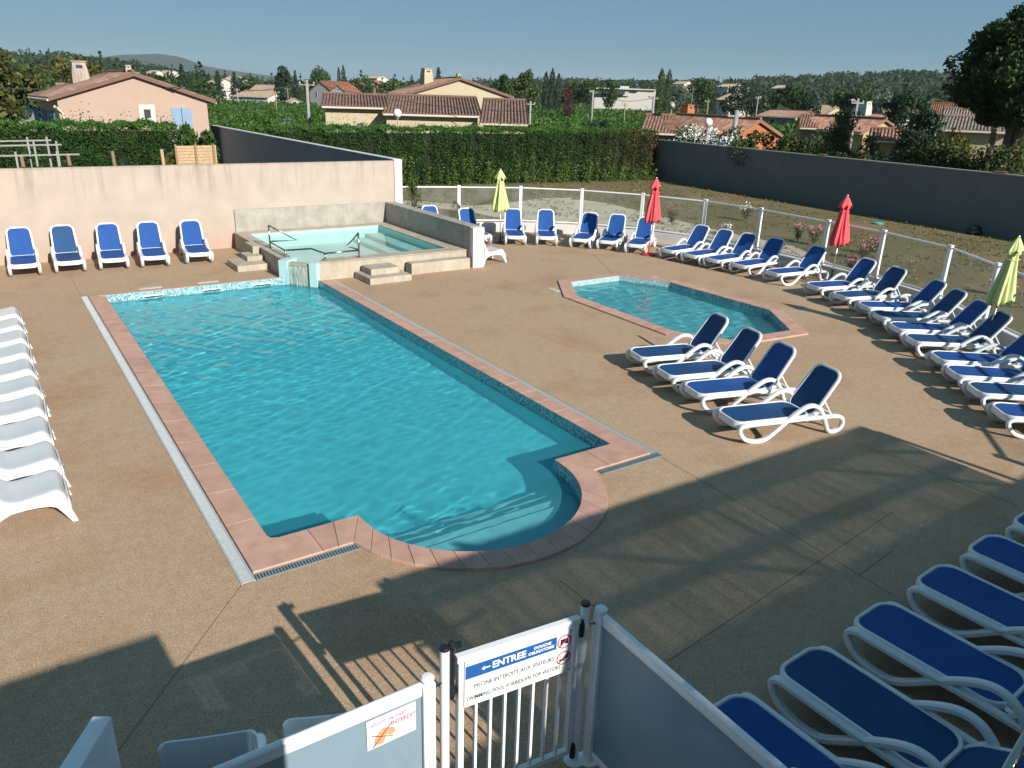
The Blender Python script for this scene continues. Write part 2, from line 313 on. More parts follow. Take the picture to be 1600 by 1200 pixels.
# ------------------------------------------------------------------ mesh helpers
class MB:
    def __init__(s): s.v, s.f = [], []
    def add(s, vs, fs):
        b = len(s.v); s.v += [tuple(p) for p in vs]; s.f += [tuple(i+b for i in f) for f in fs]; return s
    def box(s, c, d, rz=0, bev=0.0, ax=None):
        x, y, z = d[0]/2, d[1]/2, d[2]/2
        m = Matrix.Rotation(rz, 3, 'Z') if ax is None else ax
        if bev <= 0:
            vs = [(-x,-y,-z),(x,-y,-z),(x,y,-z),(-x,y,-z),(-x,-y,z),(x,-y,z),(x,y,z),(-x,y,z)]
            fs = [(0,3,2,1),(4,5,6,7),(0,1,5,4),(1,2,6,5),(2,3,7,6),(3,0,4,7)]
        else:
            bm = bmesh.new(); bmesh.ops.create_cube(bm, size=1)
            for q in bm.verts: q.co = Vector((q.co.x*2*x, q.co.y*2*y, q.co.z*2*z))
            bmesh.ops.bevel(bm, geom=bm.edges[:], offset=bev, segments=2, affect='EDGES', profile=.5)
            bm.verts.index_update(); vs = [q.co.copy() for q in bm.verts]; fs = [[q.index for q in f.verts] for f in bm.faces]; bm.free()
        return s.add([m @ Vector(p)+Vector(c) for p in vs], fs)
    def bar(s, a, b, w, h, bev=0.0):       # box from a to b
        a, b = Vector(a), Vector(b); d = b-a; L = d.length; d.normalize()
        up = Vector((0, 0, 1)) if abs(d.z) < .99 else Vector((0, 1, 0))
        y = up.cross(d).normalized(); z = d.cross(y)
        return s.box((a+b)/2, (L, w, h), 0, bev, Matrix((d, y, z)).transposed())
    def tube(s, pts, r, n=10, cap=True, closed=False, prof=None):
        pts = [Vector(p) for p in pts]; k = len(pts); rings = []
        rr = r if isinstance(r, (list, tuple)) else [r]*k
        prev = None
        for i, p in enumerate(pts):
            if closed: d = (pts[(i+1) % k]-pts[i-1])
            else: d = pts[min(i+1, k-1)]-pts[max(i-1, 0)]
            d.normalize()
            if prev is None: x = d.orthogonal().normalized()
            else: x = (prev-d*prev.dot(d)).normalized()
            prev = x; y = d.cross(x)
            rings.append([p+(x*math.cos(2*math.pi*j/n)+y*math.sin(2*math.pi*j/n))*rr[i] for j in range(n)])
        return s.rings(rings, closed, cap)
    def rings(s, rings, closed=False, cap=True):
        k, n = len(rings), len(rings[0]); vs = [p for q in rings for p in q]; fs = []
        for i in range(k if closed else k-1):
            a, b = i*n, ((i+1) % k)*n
            for j in range(n): fs.append((a+j, a+(j+1) % n, b+(j+1) % n, b+j))
        if cap and not closed: fs += [tuple(range(n))[::-1], tuple((k-1)*n+j for j in range(n))]
        return s.add(vs, fs)
    def sweep(s, pts, w, h, closed=False, axis=None, ch=.25):   # chamfered rectangle w (along axis) x h swept along pts
        pts = [Vector(p) for p in pts]; k = len(pts); rings = []
        ax = Vector(axis or (0, 1, 0)); c = min(w, h)*ch
        pr = [(-w/2+c, -h/2), (w/2-c, -h/2), (w/2, -h/2+c), (w/2, h/2-c), (w/2-c, h/2), (-w/2+c, h/2), (-w/2, h/2-c), (-w/2, -h/2+c)]
        for i, p in enumerate(pts):
            d = (pts[(i+1) % k]-pts[i-1]) if closed else pts[min(i+1, k-1)]-pts[max(i-1, 0)]
            d.normalize(); z = d.cross(ax).normalized()
            rings.append([p+ax*a+z*b for a, b in pr])
        return s.rings(rings, closed)
    def lathe(s, prof, c=(0, 0, 0), n=24):
        return s.rings([[Vector((c[0]+r*math.cos(2*math.pi*j/n), c[1]+r*math.sin(2*math.pi*j/n), c[2]+z)) for j in range(n)] for r, z in prof])
    def prism(s, poly, z0, z1):
        n = len(poly); vs = [(x, y, z0) for x, y in poly]+[(x, y, z1) for x, y in poly]
        fs = [tuple(range(n))[::-1], tuple(range(n, 2*n))]+[(i, (i+1) % n, n+(i+1) % n, n+i) for i in range(n)]
        return s.add(vs, fs)
    def quad(s, a, b, c, d): return s.add([a, b, c, d], [(0, 1, 2, 3)])
    def build(s, name, mat, parent=None, smooth=False, auto=None, weld=False):
        root = parent
        while root is not None and root.parent: root = root.parent
        off = Vector(root.location) if root is not None else Vector()
        me = bpy.data.meshes.new(name); me.from_pydata([Vector(p)-off for p in s.v], [], s.f)
        bm = bmesh.new(); bm.from_mesh(me)
        if weld: bmesh.ops.remove_doubles(bm, verts=bm.verts, dist=1e-4)
        bmesh.ops.recalc_face_normals(bm, faces=bm.faces); bm.to_mesh(me); bm.free()
        me.materials.append(MT[mat] if isinstance(mat, str) else mat)
        if smooth: me.shade_smooth()
        o = bpy.data.objects.new(name, me); COL.objects.link(o)
        if auto: me.shade_smooth(); me.set_sharp_from_angle(angle=R(auto))
        if parent is not None: o.parent = parent
        return o
def empty(name, loc=(0, 0, 0), label=None, cat=None, group=None):
    o = bpy.data.objects.new(name, None); o.location = loc; o.empty_display_size = .2; COL.objects.link(o)
    return tag(o, label, cat, group)
def tag(o, label=None, cat=None, group=None, kind=None):
    if label: o['label'] = label
    if cat: o['category'] = cat
    if group: o['group'] = group
    if kind: o['kind'] = kind
    return o
def dup(o, loc, rz=0, label=None, parent=None):
    c = o.copy(); COL.objects.link(c)
    if parent is None:
        c.location = loc; c.rotation_euler = (0, 0, rz)
        if label: c['label'] = label
    else: c.parent = parent
    for ch in [x for x in o.children]: dup(ch, None, 0, None, c)
    return c
def relabel(o, mapping):
    for n, l in mapping.items():
        for ch in o.children:
            if ch.name.startswith(n): ch['label'] = l
def fast_mesh(name, verts, quads, mats, parent=None, midx=None, smooth=False):
    me = bpy.data.meshes.new(name); nv, nq = len(verts), len(quads)
    root = parent
    while root is not None and root.parent: root = root.parent
    if root is not None: verts = verts-np.array(root.location)
    me.vertices.add(nv); me.vertices.foreach_set('co', verts.astype(np.float32).ravel())
    me.loops.add(nq*4); me.loops.foreach_set('vertex_index', quads.astype(np.int32).ravel())
    me.polygons.add(nq); me.polygons.foreach_set('loop_start', np.arange(0, nq*4, 4, dtype=np.int32))
    if midx is not None: me.polygons.foreach_set('material_index', midx.astype(np.int32))
    for m in mats: me.materials.append(MT[m])
    me.update(calc_edges=True); me.validate()
    o = bpy.data.objects.new(name, me); COL.objects.link(o)
    if parent is not None: o.parent = parent
    return o
def leaf_quads(c, size, asp=.6, up=0.0, rg=None):
    rg = rg or rng; n = len(c)
    a = rg.normal(size=(n, 3)); a[:, 2] *= (1-up*.7); a /= np.linalg.norm(a, axis=1)[:, None]
    b = rg.normal(size=(n, 3)); b -= (a*b).sum(1)[:, None]*a; b /= np.linalg.norm(b, axis=1)[:, None]
    s = (np.asarray(size)*rg.uniform(.6, 1.3, n))[:, None]*.5
    v = np.stack([c-a*s, c-b*s*asp, c+a*s, c+b*s*asp], 1).reshape(-1, 3)
    return v, np.arange(n*4).reshape(-1, 4)
def leaves(name, c, size, mats, parent=None, midx=None, asp=.6, up=0.0):
    v, q = leaf_quads(c, size, asp, up); return fast_mesh(name, v, q, mats, parent, midx)
def shell_pts(n, rad, thick=.35, rg=None):     # points near the surface of a unit ball scaled by rad
    rg = rg or rng; p = rg.normal(size=(n, 3)); p /= np.linalg.norm(p, axis=1)[:, None]
    return p*(1-thick*rg.uniform(0, 1, n)**1.5)[:, None]*np.asarray(rad)

# ------------------------------------------------------------------ camera, light, sky
cam = bpy.data.cameras.new('camera'); cam.sensor_width = 36; cam.lens = FPX/1600*36; cam.clip_start = .05; cam.clip_end = 12000
co = bpy.data.objects.new('camera', cam); COL.objects.link(co)
mw = Matrix((( _r2.x, _u2.x, -_f.x, 0), (_r2.y, _u2.y, -_f.y, 0), (_r2.z, _u2.z, -_f.z, EYE), (0, 0, 0, 1)))
co.matrix_world = mw; scene.camera = co
SUN_EL, SUN_AZ = R(26.5), R(94.5)          # azimuth the light travels to
ld = Vector((math.cos(SUN_AZ)*math.cos(SUN_EL), math.sin(SUN_AZ)*math.cos(SUN_EL), -math.sin(SUN_EL)))
sl = bpy.data.lights.new('sun', 'SUN'); sl.energy = 5.0; sl.angle = R(.55); sl.color = (1.0, .935, .84); sl.cycles.is_caustics_light = True
so = bpy.data.objects.new('sun', sl); COL.objects.link(so); so.rotation_euler = ld.to_track_quat('-Z', 'Y').to_euler(); so.location = (0, -30, 30)
w = bpy.data.worlds.new('World'); scene.world = w; w.use_nodes = True
nt = w.node_tree; sky = nt.nodes.new('ShaderNodeTexSky'); sky.sky_type = 'NISHITA'; sky.sun_disc = False
sky.sun_elevation = SUN_EL; sky.sun_rotation = R(175.5); sky.air_density = 1.0; sky.dust_density = .6; sky.ozone_density = 3.0
hz = nt.nodes.new('ShaderNodeMix'); hz.data_type = 'RGBA'; hz.inputs[0].default_value = .22      # hazy summer sky: the clear sky veiled by an even blue haze
tn = nt.nodes.new('ShaderNodeMix'); tn.data_type = 'RGBA'; tn.blend_type = 'MULTIPLY'; tn.inputs[0].default_value = 1; tn.inputs[7].default_value = (.50, .66, .84, 1)
nt.links.new(sky.outputs[0], tn.inputs[6]); nt.links.new(tn.outputs[2], hz.inputs[7]); hz.inputs[6].default_value = (.86, 1.86, 2.55, 1)
bg = nt.nodes['Background']; bg.inputs['Strength'].default_value = .10; nt.links.new(hz.outputs[2], bg.inputs['Color'])
scene.view_settings.view_transform = 'Standard'; scene.view_settings.look = 'None'; scene.view_settings.exposure = .50; scene.view_settings.gamma = 1
scene.render.engine = 'CYCLES'; cy = scene.cycles
cy.use_denoising = True; cy.max_bounces = 8; cy.transparent_max_bounces = 16; cy.diffuse_bounces = 3; cy.glossy_bounces = 3; cy.transmission_bounces = 6
cy.sample_clamp_indirect = 6; cy.caustics_reflective = False

# ------------------------------------------------------------------ outlines
ARC_C, RI, RO = (4.74, 7.88), 1.53, 1.88
POOL_L, POOL_R, POOL_N, POOL_F = 2.10, 7.34, 7.98, 21.08
arc_in = [(ARC_C[0]+RI*math.cos(a), ARC_C[1]+RI*math.sin(a)) for a in [R(-180*i/24) for i in range(0, 25)]]   # right to left, through the near side
pool_poly = [(POOL_L, POOL_F), (POOL_L, POOL_N+.1), (POOL_L+.03, POOL_N+.03), (POOL_L+.1, POOL_N)] + [(x, y) for x, y in arc_in[::-1][0:1]][:0]
neck_l, neck_r = (ARC_C[0]-RI, POOL_N), (ARC_C[0]+RI, POOL_N)
pool_poly += [neck_l]+[(x, y) for x, y in arc_in[::-1]]+[neck_r, (POOL_R, POOL_N), (POOL_R, 20.40), (6.72, POOL_F)]
oct_out = [(13.38, 17.32), (12.36, 15.70), (12.30, 11.82), (13.10, 10.50), (15.35, 10.28), (16.62, 12.00), (16.55, 15.72), (15.62, 17.32)]
def inset(poly, d):
    n = len(poly); out = []
    area = sum(poly[i][0]*poly[(i+1) % n][1]-poly[(i+1) % n][0]*poly[i][1] for i in range(n)); sg = 1 if area > 0 else -1
    for i in range(n):
        p0, p1, p2 = Vector(poly[i-1]), Vector(poly[i]), Vector(poly[(i+1) % n])
        e1, e2 = (p1-p0).normalized(), (p2-p1).normalized()
        n1, n2 = Vector((-e1.y, e1.x))*sg, Vector((-e2.y, e2.x))*sg
        b = (n1+n2); b = b/(b.length_squared)*2 if b.length > .1 else n1
        out.append(tuple(p1+b*d))
    return out
oct_in = inset(oct_out, .36)
fence_px = [(628, 291), (717, 291), (814, 292), (910, 296), (1005, 303), (1103, 313), (1190, 326), (1295, 345), (1382, 361), (1486, 385), (1560, 413)]
FENCE_Z = 1.70
fence = [G(u, v, FENCE_Z).to_2d() for u, v in fence_px]+[Vector((17.6, 6.15)), Vector((15.9, 4.28)), Vector((14.2, 2.55)), Vector((12.6, 1.2))]
fence[0] = Vector((12.98, 26.75))
DECK = [(-16, -14), (18, -14), (18, 2.0), (15.5, 3.4), (13.9, 4.25)]
DECK = [(-16, -14), (12.6, -14)]+[(p.x, p.y) for p in fence[::-1]]+[(12.62, 26.75), (12.62, 26.3), (-16, 26.3)]

def sheet(name, outer, holes, z, mat, kind='structure', label=None, sub=0):
    bm = bmesh.new(); es = []
    for loop in [outer]+holes:
        vs = [bm.verts.new((x, y, z)) for x, y in loop]
        es += [bm.edges.new((vs[i], vs[(i+1) % len(vs)])) for i in range(len(vs))]
    bmesh.ops.triangle_fill(bm, edges=es, use_beauty=True, use_dissolve=False)
    bm.normal_update()
    for f in bm.faces:
        if f.normal.z < 0: f.normal_flip()
    me = bpy.data.meshes.new(name); bm.to_mesh(me); bm.free(); me.materials.append(MT[mat])
    o = bpy.data.objects.new(name, me); COL.objects.link(o); return tag(o, label, None, None, kind)

def clip_poly(a): return a
spa_void = [(6.85, 25.6), (6.85, 21.55), (7.5, 20.72), (11.62, 20.72), (11.62, 25.6)]
sheet('pool_deck', DECK, [inset(pool_poly, -.02), inset(oct_in, -.02), spa_void], 0, 'deck')
circ = [(60*math.sin(2*math.pi*i/96), 60*math.cos(2*math.pi*i/96)) for i in range(96)]
sheet('ground', circ, [DECK], -.01, 'ground')

# far terrain: gently rising wooded land
UH = [(-4000, 30), (-800, 36), (0, 37), (90, 39), (190, 33), (300, 17), (400, 11), (520, 12), (620, 18), (800, 26), (1000, 31), (1200, 40), (1380, 48), (1600, 50), (3000, 45), (6000, 35)]
def u_of(x, y):
    th = math.atan2(x, y)-YAW
    th = (th+math.pi) % (2*math.pi)-math.pi
    return 800+FPX*math.tan(max(-1.4, min(1.4, th)))/math.cos(PITCH)
def terr(x, y):
    d = math.hypot(x, y); u = u_of(x, y)
    H = np.interp(u, [a for a, b in UH], [b for a, b in UH])
    t = min(1, max(0, (d-330)/900)); t = t*t*(3-2*t)
    bump = 3*math.sin(x*.013+1)*math.sin(y*.011)+2*math.sin(x*.031+y*.027)
    far = max(0, d-1300)*.006
    return (H-9)*t+bump*t+far - .0
vs, fs = [], []
rs = [60, 75, 95, 120, 150, 190, 240, 300, 350, 400, 460, 530, 620, 720, 850, 1000, 1200, 1500, 2000, 3000, 4500, 6000]
for k, r_ in enumerate(rs):
    for i in range(96*2):
        a = 2*math.pi*i/192
        x, y = r_*math.sin(a), r_*math.cos(a)
        if k == 0 and i % 2: x, y = [(60*math.sin(2*math.pi*(i-1)/192)+60*math.sin(2*math.pi*(i+1)/192))/2, (60*math.cos(2*math.pi*(i-1)/192)+60*math.cos(2*math.pi*(i+1)/192))/2]
        vs.append((x, y, -.01 if r_ < 300 else terr(x, y)-.01))
for k in range(len(rs)-1):
    for i in range(192): fs.append((k*192+i, k*192+(i+1) % 192, (k+1)*192+(i+1) % 192, (k+1)*192+i))
tag(MB().add(vs, fs).build('hills', 'terrain', smooth=True), kind='structure')
# the far blue ridge beyond the left hillside
vs, fs = [], []
prof = [(120, 95), (190, 86), (250, 84), (285, 89), (320, 103), (360, 110), (420, 118)]
us = list(range(60, 470, 10))
for u in us:
    vtop = np.interp(u, [a for a, b in prof], [b for a, b in prof])
    x, y = AZ(u, 4200, 110); zt = ZV(u, vtop, 4200)
    x2, y2 = AZ(u, 5400, 110); x0, y0 = AZ(u, 3000, 110)
    vs += [(x0, y0, 8), (x, y, max(10, zt)), (x2, y2, 10)]
for i in range(len(us)-1):
    for j in range(2): fs.append((3*i+j, 3*i+3+j, 3*i+4+j, 3*i+1+j))
MT['ridge'] = plain('far_wooded_ridge', (.022, .05, .034), .95, .25, .004)
tag(MB().add(vs, fs).build('mountain_ridge', 'ridge', smooth=True), kind='structure')

# expansion joints of the deck
jb = MB()
for a, b in (((380, 911), (120, 1260)), ((127, 463), (108, 428)), ((872, 905), (1010, 1010)), ((1030, 713), (1180, 800)), ((960, 431), (925, 395)), ((1045, 1032), (1395, 800)), ((1340, 692), (1590, 790)), ((1395, 860), (1340, 900)), ((1180, 800), (1395, 930))):
    p, q = G(*a), G(*b); jb.bar((p.x, p.y, .002), (q.x, q.y, .0015), .007, .004)
tag(jb.build('deck_joints', 'joint'), kind='structure')

# ------------------------------------------------------------------ swimming pool
pool = empty('swimming_pool', (4.7, 14, 0), 'long turquoise swimming pool with rounded step end and pink stone coping', 'swimming pool')
def wall_strip(poly, z0, z1, skip=()):
    m = MB(); n = len(poly)
    for i in range(n):
        if i in skip: continue
        a, b = poly[i], poly[(i+1) % n]; m.quad((a[0], a[1], z0), (b[0], b[1], z0), (b[0], b[1], z1), (a[0], a[1], z1))
    return m
DEPTH = .78
bas = wall_strip(pool_poly, -DEPTH, -.36)
bm_ = bas; n0 = len(pool_poly)
bas.add([(x, y, -DEPTH) for x, y in pool_poly], [tuple(range(n0))])
bas.build('basin', 'liner', pool, weld=True)
wall_strip(pool_poly, -.36, .028).build('mosaic_band', 'mosaic', pool)
# curved steps in the rounded end
for k, (yc, zt) in enumerate(((7.95, -.66), (7.70, -.52), (7.46, -.39), (7.22, -.27))):
    pts = [(x, y) for x, y in arc_in[::-1] if y < yc-.001]
    xl = ARC_C[0]-math.sqrt(max(0, (RI)**2-min(0, yc-ARC_C[1])**2)); xr = 2*ARC_C[0]-xl
    poly = [(xl+.012, yc)]+[((x-ARC_C[0])*.992+ARC_C[0], (y-ARC_C[1])*.992+ARC_C[1]) for x, y in pts]+[(xr-.012, yc)]
    MB().prism(poly, -DEPTH-.02, zt).build('pool_step', 'liner_step', pool)
# coping slabs
cop = MB()
def slab(poly, z=.035, t=.045):
    p = inset(poly, .0012); q = inset(poly, .005); n = len(p)
    vs = [(x, y, z-t) for x, y in p]+[(x, y, z-.012) for x, y in p]+[(x, y, z) for x, y in q]
    cop.add(vs, [tuple(2*n+i for i in range(n))]+[(i, (i+1) % n, n+(i+1) % n, n+i) for i in range(n)]+[(n+i, n+(i+1) % n, 2*n+(i+1) % n, 2*n+i) for i in range(n)])
def run(i0, o0, i1, o1, n):
    for k in range(n):
        a, b = k/n, (k+1)/n; L = lambda p, q, t: (p[0]+(q[0]-p[0])*t, p[1]+(q[1]-p[1])*t)
        slab([L(i0, i1, a), L(o0, o1, a), L(o0, o1, b), L(i0, i1, b)])
OL, ORR, ON = POOL_L-.36, POOL_R+.33, POOL_N-.55
run((POOL_L, 20.95), (OL, 21.25), (POOL_L, 8.55), (OL, 8.55), 14)
slab([(POOL_L, 8.55), (OL, 8.55), (OL, ON), (2.55, ON), (2.55, POOL_N), (POOL_L+.1, POOL_N), (POOL_L+.03, POOL_N+.03), (POOL_L, POOL_N+.1)])
_w = math.sqrt(RO**2-(ARC_C[1]-ON)**2); P0L, P0R = (ARC_C[0]-_w, ON), (ARC_C[0]+_w, ON)
run((2.55, POOL_N), (2.55, ON), (ARC_C[0]-RI, POOL_N), P0L, 2)
ang = [R(180+ (180*i/17)) for i in range(18)]
aL = math.acos((2.92-ARC_C[0])/RO) ; 
A0 = math.asin((ARC_C[1]-ON)/RO)
remap = lambda t: math.pi+A0+(t-math.pi)*(math.pi-2*A0)/math.pi
for i in range(17):
    a, b = ang[i], ang[i+1]
    P = lambda r, t: (ARC_C[0]+r*math.cos(t), ARC_C[1]+r*math.sin(t))
    oa, ob = P(RO, remap(a)), P(RO, remap(b)); ia, ib = P(RI, a), P(RI, b)
    if i == 0: poly = [(ARC_C[0]-RI, POOL_N), oa, ob, ib, ia]
    elif i == 16: poly = [ia, oa, ob, (ARC_C[0]+RI, POOL_N), ib]
    else:
        m_ = (a+b)/2; poly = [ia, oa, P(RO, remap(m_)), ob, ib, P(RI, m_)]
    if i in (1,):
        pass
    slab(poly)
run((ARC_C[0]+RI, POOL_N), P0R, (6.85, POOL_N), (6.85, ON), 1)
slab([(6.85, POOL_N), (6.85, ON), (ORR, ON), (ORR, 8.45), (POOL_R, 8.45), (POOL_R, POOL_N)])
run((POOL_R, 8.45), (ORR, 8.45), (POOL_R, 20.28), (ORR, 20.28), 24)
run((6.62, POOL_F), (6.62, POOL_F+.12), (POOL_L, POOL_F), (OL+.2, POOL_F+.12), 9)
cop.build('coping', 'coping', pool)
for u, v in ((243, 466), (336, 457), (415, 448)):
    p = G(u, v, -.10); sk = MB(); sk.box((p.x, POOL_F-.015, -.10), (.50, .05, .05), 0, .01); sk.build('skimmer', 'white_pl', pool)
    MB().box((p.x, POOL_F-.045, -.105), (.44, .012, .022)).build('skimmer_slot', 'drain_dark', [c for c in pool.children if c.name.startswith('skimmer')][-1])

def pt_in(poly, X, Y):
    ins = np.zeros(X.shape, bool); n = len(poly)
    for i in range(n):
        (x1, y1), (x2, y2) = poly[i], poly[(i+1) % n]
        c = ((y1 > Y) != (y2 > Y)) & (X < (x2-x1)*(Y-y1)/((y2-y1) if y2 != y1 else 1e-9)+x1); ins ^= c
    return ins
def water_grid(name, poly, z, mat, slope=.05, lam=(.35, 2.2), seed=1, step=.05, main=R(80), calm=None):
    # rippled water surface: a sum of small waves, running under the coping at its edge
    big = inset(poly, -.07); xs = np.array([p[0] for p in big]); ys_ = np.array([p[1] for p in big]); rg = np.random.default_rng(seed)
    gx = np.arange(xs.min(), xs.max()+step, step); gy = np.arange(ys_.min(), ys_.max()+step, step); X, Y = np.meshgrid(gx, gy, indexing='ij'); H = np.zeros_like(X)
    k = 46; wl_ = np.exp(rg.uniform(math.log(lam[0]), math.log(lam[1]), k))
    for L in wl_:
        a = main+rg.normal(0, .95); H += slope*L/(2*math.pi)/math.sqrt(k/2)*np.sin((X*math.cos(a)+Y*math.sin(a))*2*math.pi/L+rg.uniform(0, 6.28))
    if calm is not None: H *= calm(X, Y)
    keep = pt_in(big, X, Y); nx, ny = X.shape; idx = np.arange(nx*ny).reshape(nx, ny)
    q = np.stack([idx[:-1, :-1], idx[1:, :-1], idx[1:, 1:], idx[:-1, 1:]], -1).reshape(-1, 4); kk = keep.ravel()[q].all(1); q = q[kk]
    used = np.unique(q); mp = np.full(nx*ny, -1); mp[used] = np.arange(len(used))
    v = np.stack([X.ravel(), Y.ravel(), (H+z).ravel()], 1)[used]
    o = fast_mesh(name, v, mp[q], [mat]); o.data.shade_smooth(); o.cycles.is_caustics_caster = True
    return tag(o, None, None, None, 'structure')
def real_water(name, tint, milk=(.075, .50, .60), fac=.22):
    # clear rippled water with a little milky turquoise light scattered back from just under its surface
    m, nt, n, l = new_mat(name); g = n.new('ShaderNodeBsdfGlass'); g.inputs['Color'].default_value = (*tint, 1); g.inputs['IOR'].default_value = 1.33; g.inputs['Roughness'].default_value = 0
    d = n.new('ShaderNodeBsdfDiffuse'); d.inputs['Color'].default_value = (*milk, 1); x = n.new('ShaderNodeMixShader'); x.inputs[0].default_value = fac
    o = n.new('ShaderNodeOutputMaterial'); l.new(g.outputs[0], x.inputs[1]); l.new(d.outputs[0], x.inputs[2]); l.new(x.outputs[0], o.inputs[0]); return m
WZ = -.16
MT['water'] = real_water('pool_water', (.76, .98, .988))
MT['water_s'] = real_water('small_pool_water', (.72, .96, .97), (.10, .40, .43), .12)
MT['water_spa'] = clear_water('spa_water', (.86, .97, .96), [(1.5, .006, (1, 1, 1)), (5, .002, (1, 1, 1))], .02, 1)
water_grid('pool_water', pool_poly, WZ, 'water', .042, (.16, .95), 3, .04, R(80), lambda X, Y: .38+.75*np.clip((Y-9.5)/6, 0, 1)+1.1*np.exp(-((X-4.5)**2+(Y-7.1)**2)/.9))
for o in pool.children: o.cycles.is_caustics_receiver = True
MT['lid_pl'] = plain('weathered_lid_plastic', (.50, .48, .44), .6, .08, 6)
# skimmer lids set flush in the deck
for u, v, ln, rz, lb in ((235, 450, .55, 0, 'white rectangular skimmer lid left of its twin on the deck by the far pool edge'), (325, 441, .55, 0, 'white skimmer lid on the deck by the far pool edge, toward the waterfall'), (866, 453, .42, R(90), 'white skimmer lid on the deck left of the octagonal pool'), (1015, 434, .5, R(-15), 'white skimmer lid on the deck behind the octagonal pool')):
    p = G(u, v); o = MB().box((0, 0, .004), (ln, .17, .012), 0, .004).build('skimmer_lid', 'lid_pl'); o.location = (p.x, p.y, 0); o.rotation_euler[2] = rz
    tag(o, lb, 'lid', 'skimmer lids in the deck')
# drains
MT['grate_dark'] = plain('weathered_grate', (.22, .28, .30), .45, .1, 20, metal=.3)
MT['grate_mid'] = plain('dull_grate', (.36, .42, .43), .5, .1, 20, metal=.3)
def drain(a, b, w, lb, mat='steel_grate'):
    a, b = Vector((*a, 0)), Vector((*b, 0)); d = (b-a); L = d.length; d.normalize(); nrm = Vector((-d.y, d.x, 0))
    t = empty('drain_channel', (a+b)/2, lb, 'drain', 'slotted drains round the swimming pool')
    fr = MB()
    for s in (-1, 1): fr.bar(a+nrm*s*w/2+Vector((0, 0, .004)), b+nrm*s*w/2+Vector((0, 0, .004)), .014, .016)
    fr.build('frame', mat, t)
    MB().bar(a+Vector((0, 0, .001)), b+Vector((0, 0, .001)), w-.016, .004).build('gutter', 'drain_dark', t)
    g = MB(); k = int(L/.034)
    for i in range(k):
        p = a+d*(L*(i+.5)/k); g.bar(p-nrm*(w/2-.01)+Vector((0, 0, .006)), p+nrm*(w/2-.01)+Vector((0, 0, .006)), .021, .012)
    g.build('grate', mat, t)
drain((OL-.085, 21.3), (OL-.085, ON-.13), .135, 'long pale slotted drain along the left side of the pool')
drain((OL-.0, ON-.07), (2.98, ON-.07), .115, 'short grey slotted drain at the near left corner of the pool', 'grate_dark')
drain((6.62, ON-.07), (ORR+.13, ON-.07), .115, 'short grey slotted drain at the near right corner of the pool', 'grate_dark')
drain((ORR+.07, ON-.01), (ORR+.07, 20.25), .085, 'long narrow slotted drain along the right side of the pool', 'grate_mid')

# ------------------------------------------------------------------ octagonal paddling pool
op = empty('paddling_pool', (14.4, 13.8, 0), 'small elongated octagonal pool with pink stone edge behind the four loungers', 'swimming pool')
b2 = wall_strip(oct_in, -.55, -.30); b2.add([(x, y, -.55) for x, y in oct_in], [tuple(range(8))]); b2.build('basin', 'liner_small', op, weld=True)
wall_strip(oct_in, -.30, .028).build('mosaic_band', 'mosaic', op)
cop = MB()
for i in range(8):
    a, b = oct_in[i], oct_in[(i+1) % 8]; c, d = oct_out[i], oct_out[(i+1) % 8]
    run(a, c, b, d, max(2, round(math.dist(c, d)/.5)))
cop.build('coping', 'coping', op)
p = G(937, 453, -.54); MB().lathe([(0, 0), (.17, 0), (.17, .012), (0, .012)], (p.x, p.y, -.55), 20).build('floor_drain', 'drain_dark', op)
water_grid('paddling_pool_water', oct_in, -.12, 'water_s', .05, (.18, .7), 4, .035, R(30))
for o in op.children: o.cycles.is_caustics_receiver = True

# ------------------------------------------------------------------ raised pool with waterfall
sp = empty('raised_pool', (9.4, 23, 0), 'raised concrete wading pool with pale water and a little waterfall corner', 'raised pool')
RZ = .50
so_ = [(6.65, 26.05), (6.65, 21.30), (7.40, 20.40), (12.08, 20.28), (12.08, 26.05)]
si_ = [(6.98, 25.62), (6.98, 21.62), (7.62, 20.80), (11.60, 20.72), (11.60, 25.62)]
def ring_solid(o, i, z0, z1, gap=None):
    m = MB(); n = len(o)
    for k in range(n):
        if k == gap: continue
        a, b, c, d = o[k], o[(k+1) % n], i[(k+1) % n], i[k]
        m.quad((*a, z1), (*b, z1), (*c, z1), (*d, z1)); m.quad((*a, z0), (*b, z0), (*b, z1), (*a, z1)); m.quad((*d, z0), (*c, z0), (*c, z1), (*d, z1))
    return m
ring_solid(so_, si_, -.02, RZ, 1).build('wall', 'concrete', sp)
rim = ring_solid([(6.62, 26.05), (6.62, 21.34), (7.42, 20.37), (12.08, 20.25), (12.08, 26.05)], [(7.0, 25.60), (7.0, 21.64), (7.64, 20.82), (11.58, 20.74), (11.58, 25.60)], RZ-.006, RZ+.022, 1)
rim.build('rim', 'concrete', sp)
fl = wall_strip(inset(si_, .005), -.02, RZ-.01, (1,)); fl.add([(x, y, -.02) for x, y in inset(si_, .005)], [tuple(range(5))]); fl.build('basin', 'liner_spa', sp)
MB().prism([(11.05, 20.74), (11.60, 20.74), (11.60, 25.60), (11.05, 25.60)], -.01, .24).build('bench', 'liner_spa', sp)
MB().prism([(10.6, 20.74), (11.05, 20.74), (11.05, 25.60), (10.6, 25.60)], -.01, .11).build('bench', 'liner_spa', sp)
sheet('raised_pool_water', [(6.98, 25.62), (6.98, 21.62), (6.84, 21.44), (7.48, 20.66), (7.62, 20.80), (11.60, 20.72), (11.60, 25.62)], [], .40, 'water_spa')
